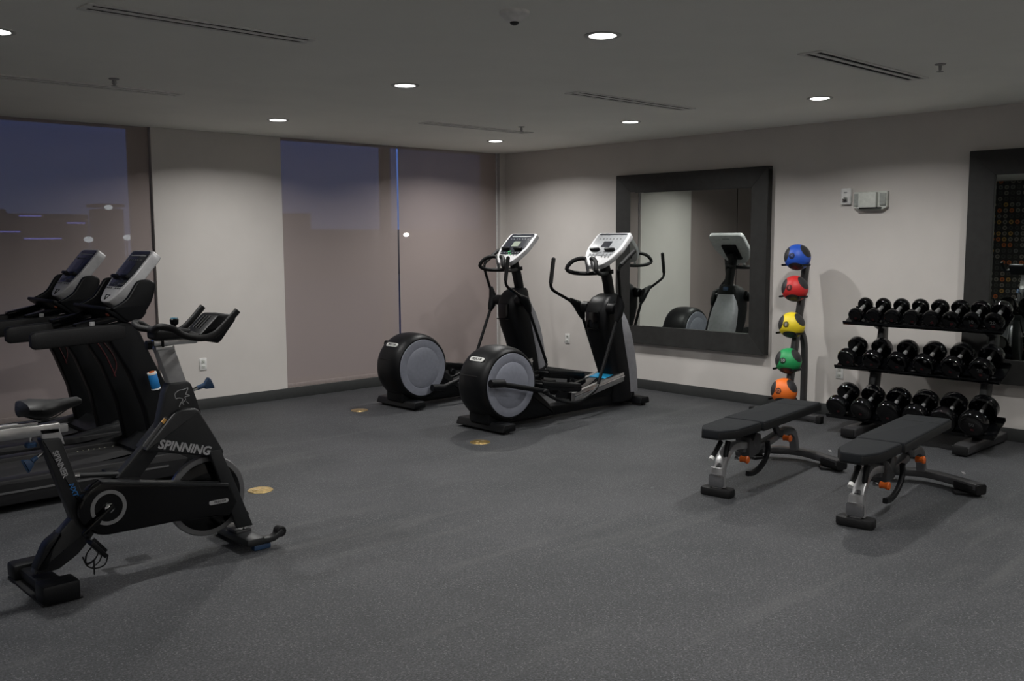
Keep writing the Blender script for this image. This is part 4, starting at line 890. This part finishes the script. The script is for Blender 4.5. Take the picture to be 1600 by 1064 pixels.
for bx_, bz, nm, colr, num in balls:
    b = new(); r_ = .112; cz_ = bz - .072
    arc = [(bx_ + r_ * cos(a) * 1.0, Y + r_ * sin(a), cz_ + .0) for a in [RAD(d) for d in range(-125, 126, 25)]]
    arc = [(arc[0][0] - .035, arc[0][1] - .006, cz_ - .0)] + arc + [(arc[-1][0] - .035, arc[-1][1] + .006, cz_)]
    tube(b, arc, .010, 10); tube(b, [(bx_ + .09, Y, cz_), (px(cz_) + .0, Y, cz_ - .02)], .014); wobj('cradle', b, BLACK, T)
    t = thing('medicine_ball', '%s and black medicine ball numbered %s on the leaning stand' % (nm, num), 'medicine ball', (bx_, Y, bz), group='medicine balls on the stand')
    b = new(); sphere(b, (0, 0, 0), .121, 48, 28); obj('ball', b, ball_mat('ball_' + nm, colr), t)
    d = Vector((-.86, -.50, .03)) * .90 - Vector((.5, -.866, 0)) * .42 + Vector((0, 0, .10)); d.normalize()
    X_ = Vector((-d.y, d.x, 0)).normalized(); X_ = -X_ if X_.dot(Vector((.5, -.866, 0))) < 0 else X_; Y_ = d.cross(X_); Y_ = Y_ if Y_.z > 0 else -Y_
    def wrap(bm, rr, h0):
        for v in bm.verts:
            q = d * .121 + X_ * v.co.x + Y_ * v.co.y; v.co = q.normalized() * (rr + v.co.z)
        return bm
    b = new(); bmesh.ops.create_grid(b, x_segments=14, y_segments=14, size=.031)
    bmesh.ops.delete(b, geom=[v for v in b.verts if math.hypot(v.co.x, v.co.y) > .032], context='VERTS')
    for v in b.verts:
        rr = math.hypot(v.co.x, v.co.y)
    obj('number_roundel', wrap(b, .1218, 0), mat('roundel_' + nm, tuple(c_ * .12 + .004 for c_ in colr), .5), t)
    b = text_bm(num, .042, .0008, bold=.001); obj('number', wrap(b, .1226, 0), PRINT if num in ('8', '10') else mat('num_' + nm, tuple(min(1, c_ * .5 + .08) for c_ in colr), .5), t)

# ================================================================== DUMBBELL RACK AND DUMBBELLS
T = thing('dumbbell_rack', 'three tier black dumbbell rack with grey feet against the mirror wall', 'dumbbell rack', (-.50, -5.55, 0))
TA = RAD(27); dv = Vector((cos(TA), 0, sin(TA))); nv = Vector((-sin(TA), 0, cos(TA)))
tiers = [((-.485, .932), .070, [-4.985 - .1625 * k for k in range(8)], (-4.87, -6.19)),
         ((-.575, .553), .090, [-4.975 - .223 * k for k in range(6)], (-4.85, -6.22)),
         ((-.690, .135), .103, [-4.965 - .226 * k for k in range(6)], (-4.85, -6.24))]
for (fx, fz), R0, ys, (ya, yb) in tiers:
    b = new(); F0 = Vector((fx, (ya + yb) / 2, fz)); Lx = .255
    box(b, F0 + dv * Lx / 2 - nv * .006, (Lx, ya - yb, .012), rot=RY(-TA), bev=.003); box(b, F0 + nv * .006, (.014, ya - yb, .034), rot=RY(-TA), bev=.004); box(b, F0 + dv * Lx + nv * .006, (.014, ya - yb, .034), rot=RY(-TA), bev=.004); wobj('shelf', b, GLOSS, T)
for yy in (-5.14, -6.06):
    b = new(); tube(b, [(-.46, yy, .08), (-.44, yy, .30), (-.385, yy, .56), (-.30, yy, .76), (-.27, yy, .99)], [1.1, 1.1, 1, 1, .8], sect=(.06, .11)); wobj('upright', b, DARK, T)
    for (fx, fz), R0, ys, _ in tiers:
        b = new(); prism(b, rnd([(fx + .03, fz + .0), (fx + .235, fz + .10), (fx + .22, fz + .03), (fx + .17, fz - .055)], .01), yy - .035, yy + .035, .004); wobj('shelf_bracket', b, DARK, T)
    b = new(); prism(b, rnd([(-.86, .012), (-.06, .012), (-.06, .085), (-.80, .092), (-.86, .075)], .015), yy - .062, yy + .062, .014, seg=3); wobj('foot', b, GUN, T, 'grey tubular foot')
    b = new(); box(b, (-.867, yy, .047), (.02, .118, .072), bev=.008); wobj('foot_cap', b, RUBBER, T)
b = new(); box(b, (-.30, -5.6, .60), (.03, .90, .06), bev=.004); wobj('rear_brace', b, DARK, T)

def dumbbell(R0, label, group, num=None, upside=False, first={}):
    key = (round(R0, 3), num, upside)
    if key in first:
        t = copy_tree(first[key]); t['label'] = label; t['group'] = group; return t
    t = thing('dumbbell', label, 'dumbbell', (0, 0, 0), 0, group); first[key] = t
    hw = .030 + (R0 - .07) * .35; cx_ = .092 + (R0 - .07) * .35; gap = cx_
    for s in (-1, 1):
        b = new(); lathe(b, [(R0 * .55, s * (cx_ - hw)), (R0 * .90, s * (cx_ - hw + .003)), (R0, s * (cx_ - hw + .014)), (R0, s * (cx_ + hw - .016)), (R0 * .92, s * (cx_ + hw - .003)), (R0 * .80, s * (cx_ + hw)), (R0 * .74, s * (cx_ + hw - .003)), (.001, s * (cx_ + hw - .004))], (0, 0, 0), 'x', 40); hd = obj('weight_head', b, GLOSS, t)
        # face marks: number over a red emblem
        sg = -1 if upside else 1
        f = s * (cx_ + hw - .0035)
        b = new(); prism(b, rnd([(-.012, -.009), (.012, -.009), (.012, .009), (-.012, .009)], .004), f, f + s * .001, 0, axis='x')
        for v in b.verts: v.co.z -= R0 * .34 * sg
        obj('red_emblem', b, RED, hd, label='small dark red emblem')
        b = text_bm(num if num else '', .042, .001, bold=.0008) if num else None
        if b: place(b, (f + s * .001, 0, R0 * .08 * sg), (0, -1 * sg if s < 0 else 1 * sg, 0), (0, 0, sg)); obj('number', b, PRINTD, hd)
    b = new(); lathe(b, [(.0145, -gap), (.0165, -.02), (.017, 0), (.0165, .02), (.0145, gap)], (0, 0, 0), 'x', 24); obj('handle', b, HANDLE, t, label='chrome handle')
    return t
row = ['top', 'middle', 'bottom']; od = ['first', 'second', 'third', 'fourth', 'fifth', 'sixth', 'seventh', 'eighth']
nums = {(0, 7): '20', (1, 5): '20', (0, 6): '10', (2, 5): '50', (2, 4): '50'}
for ti, ((fx, fz), R0, ys, _) in enumerate(tiers):
    for k, yy in enumerate(ys):
        RR = R0 * (1 + .030 * (k - (len(ys) - 1) / 2) / (len(ys) / 6)) if ti == 0 else R0 * (1 + .022 * (k - 2.5))
        end = ', at the left end' if k == 0 else (', at the right end' if k == len(ys) - 1 else '')
        t = dumbbell(RR, 'black dumbbell, %s from left on the %s rack shelf%s' % (od[k], row[ti], end), 'dumbbells on the %s shelf' % row[ti], nums.get((ti, k)))
        c_ = Vector((fx, yy, fz)) + dv * (.132) + nv * (RR + .0005)
        t.location = c_; t.rotation_euler = (random.uniform(-.5, .5) if (ti, k) not in nums else 0, -TA, random.uniform(-.03, .03))
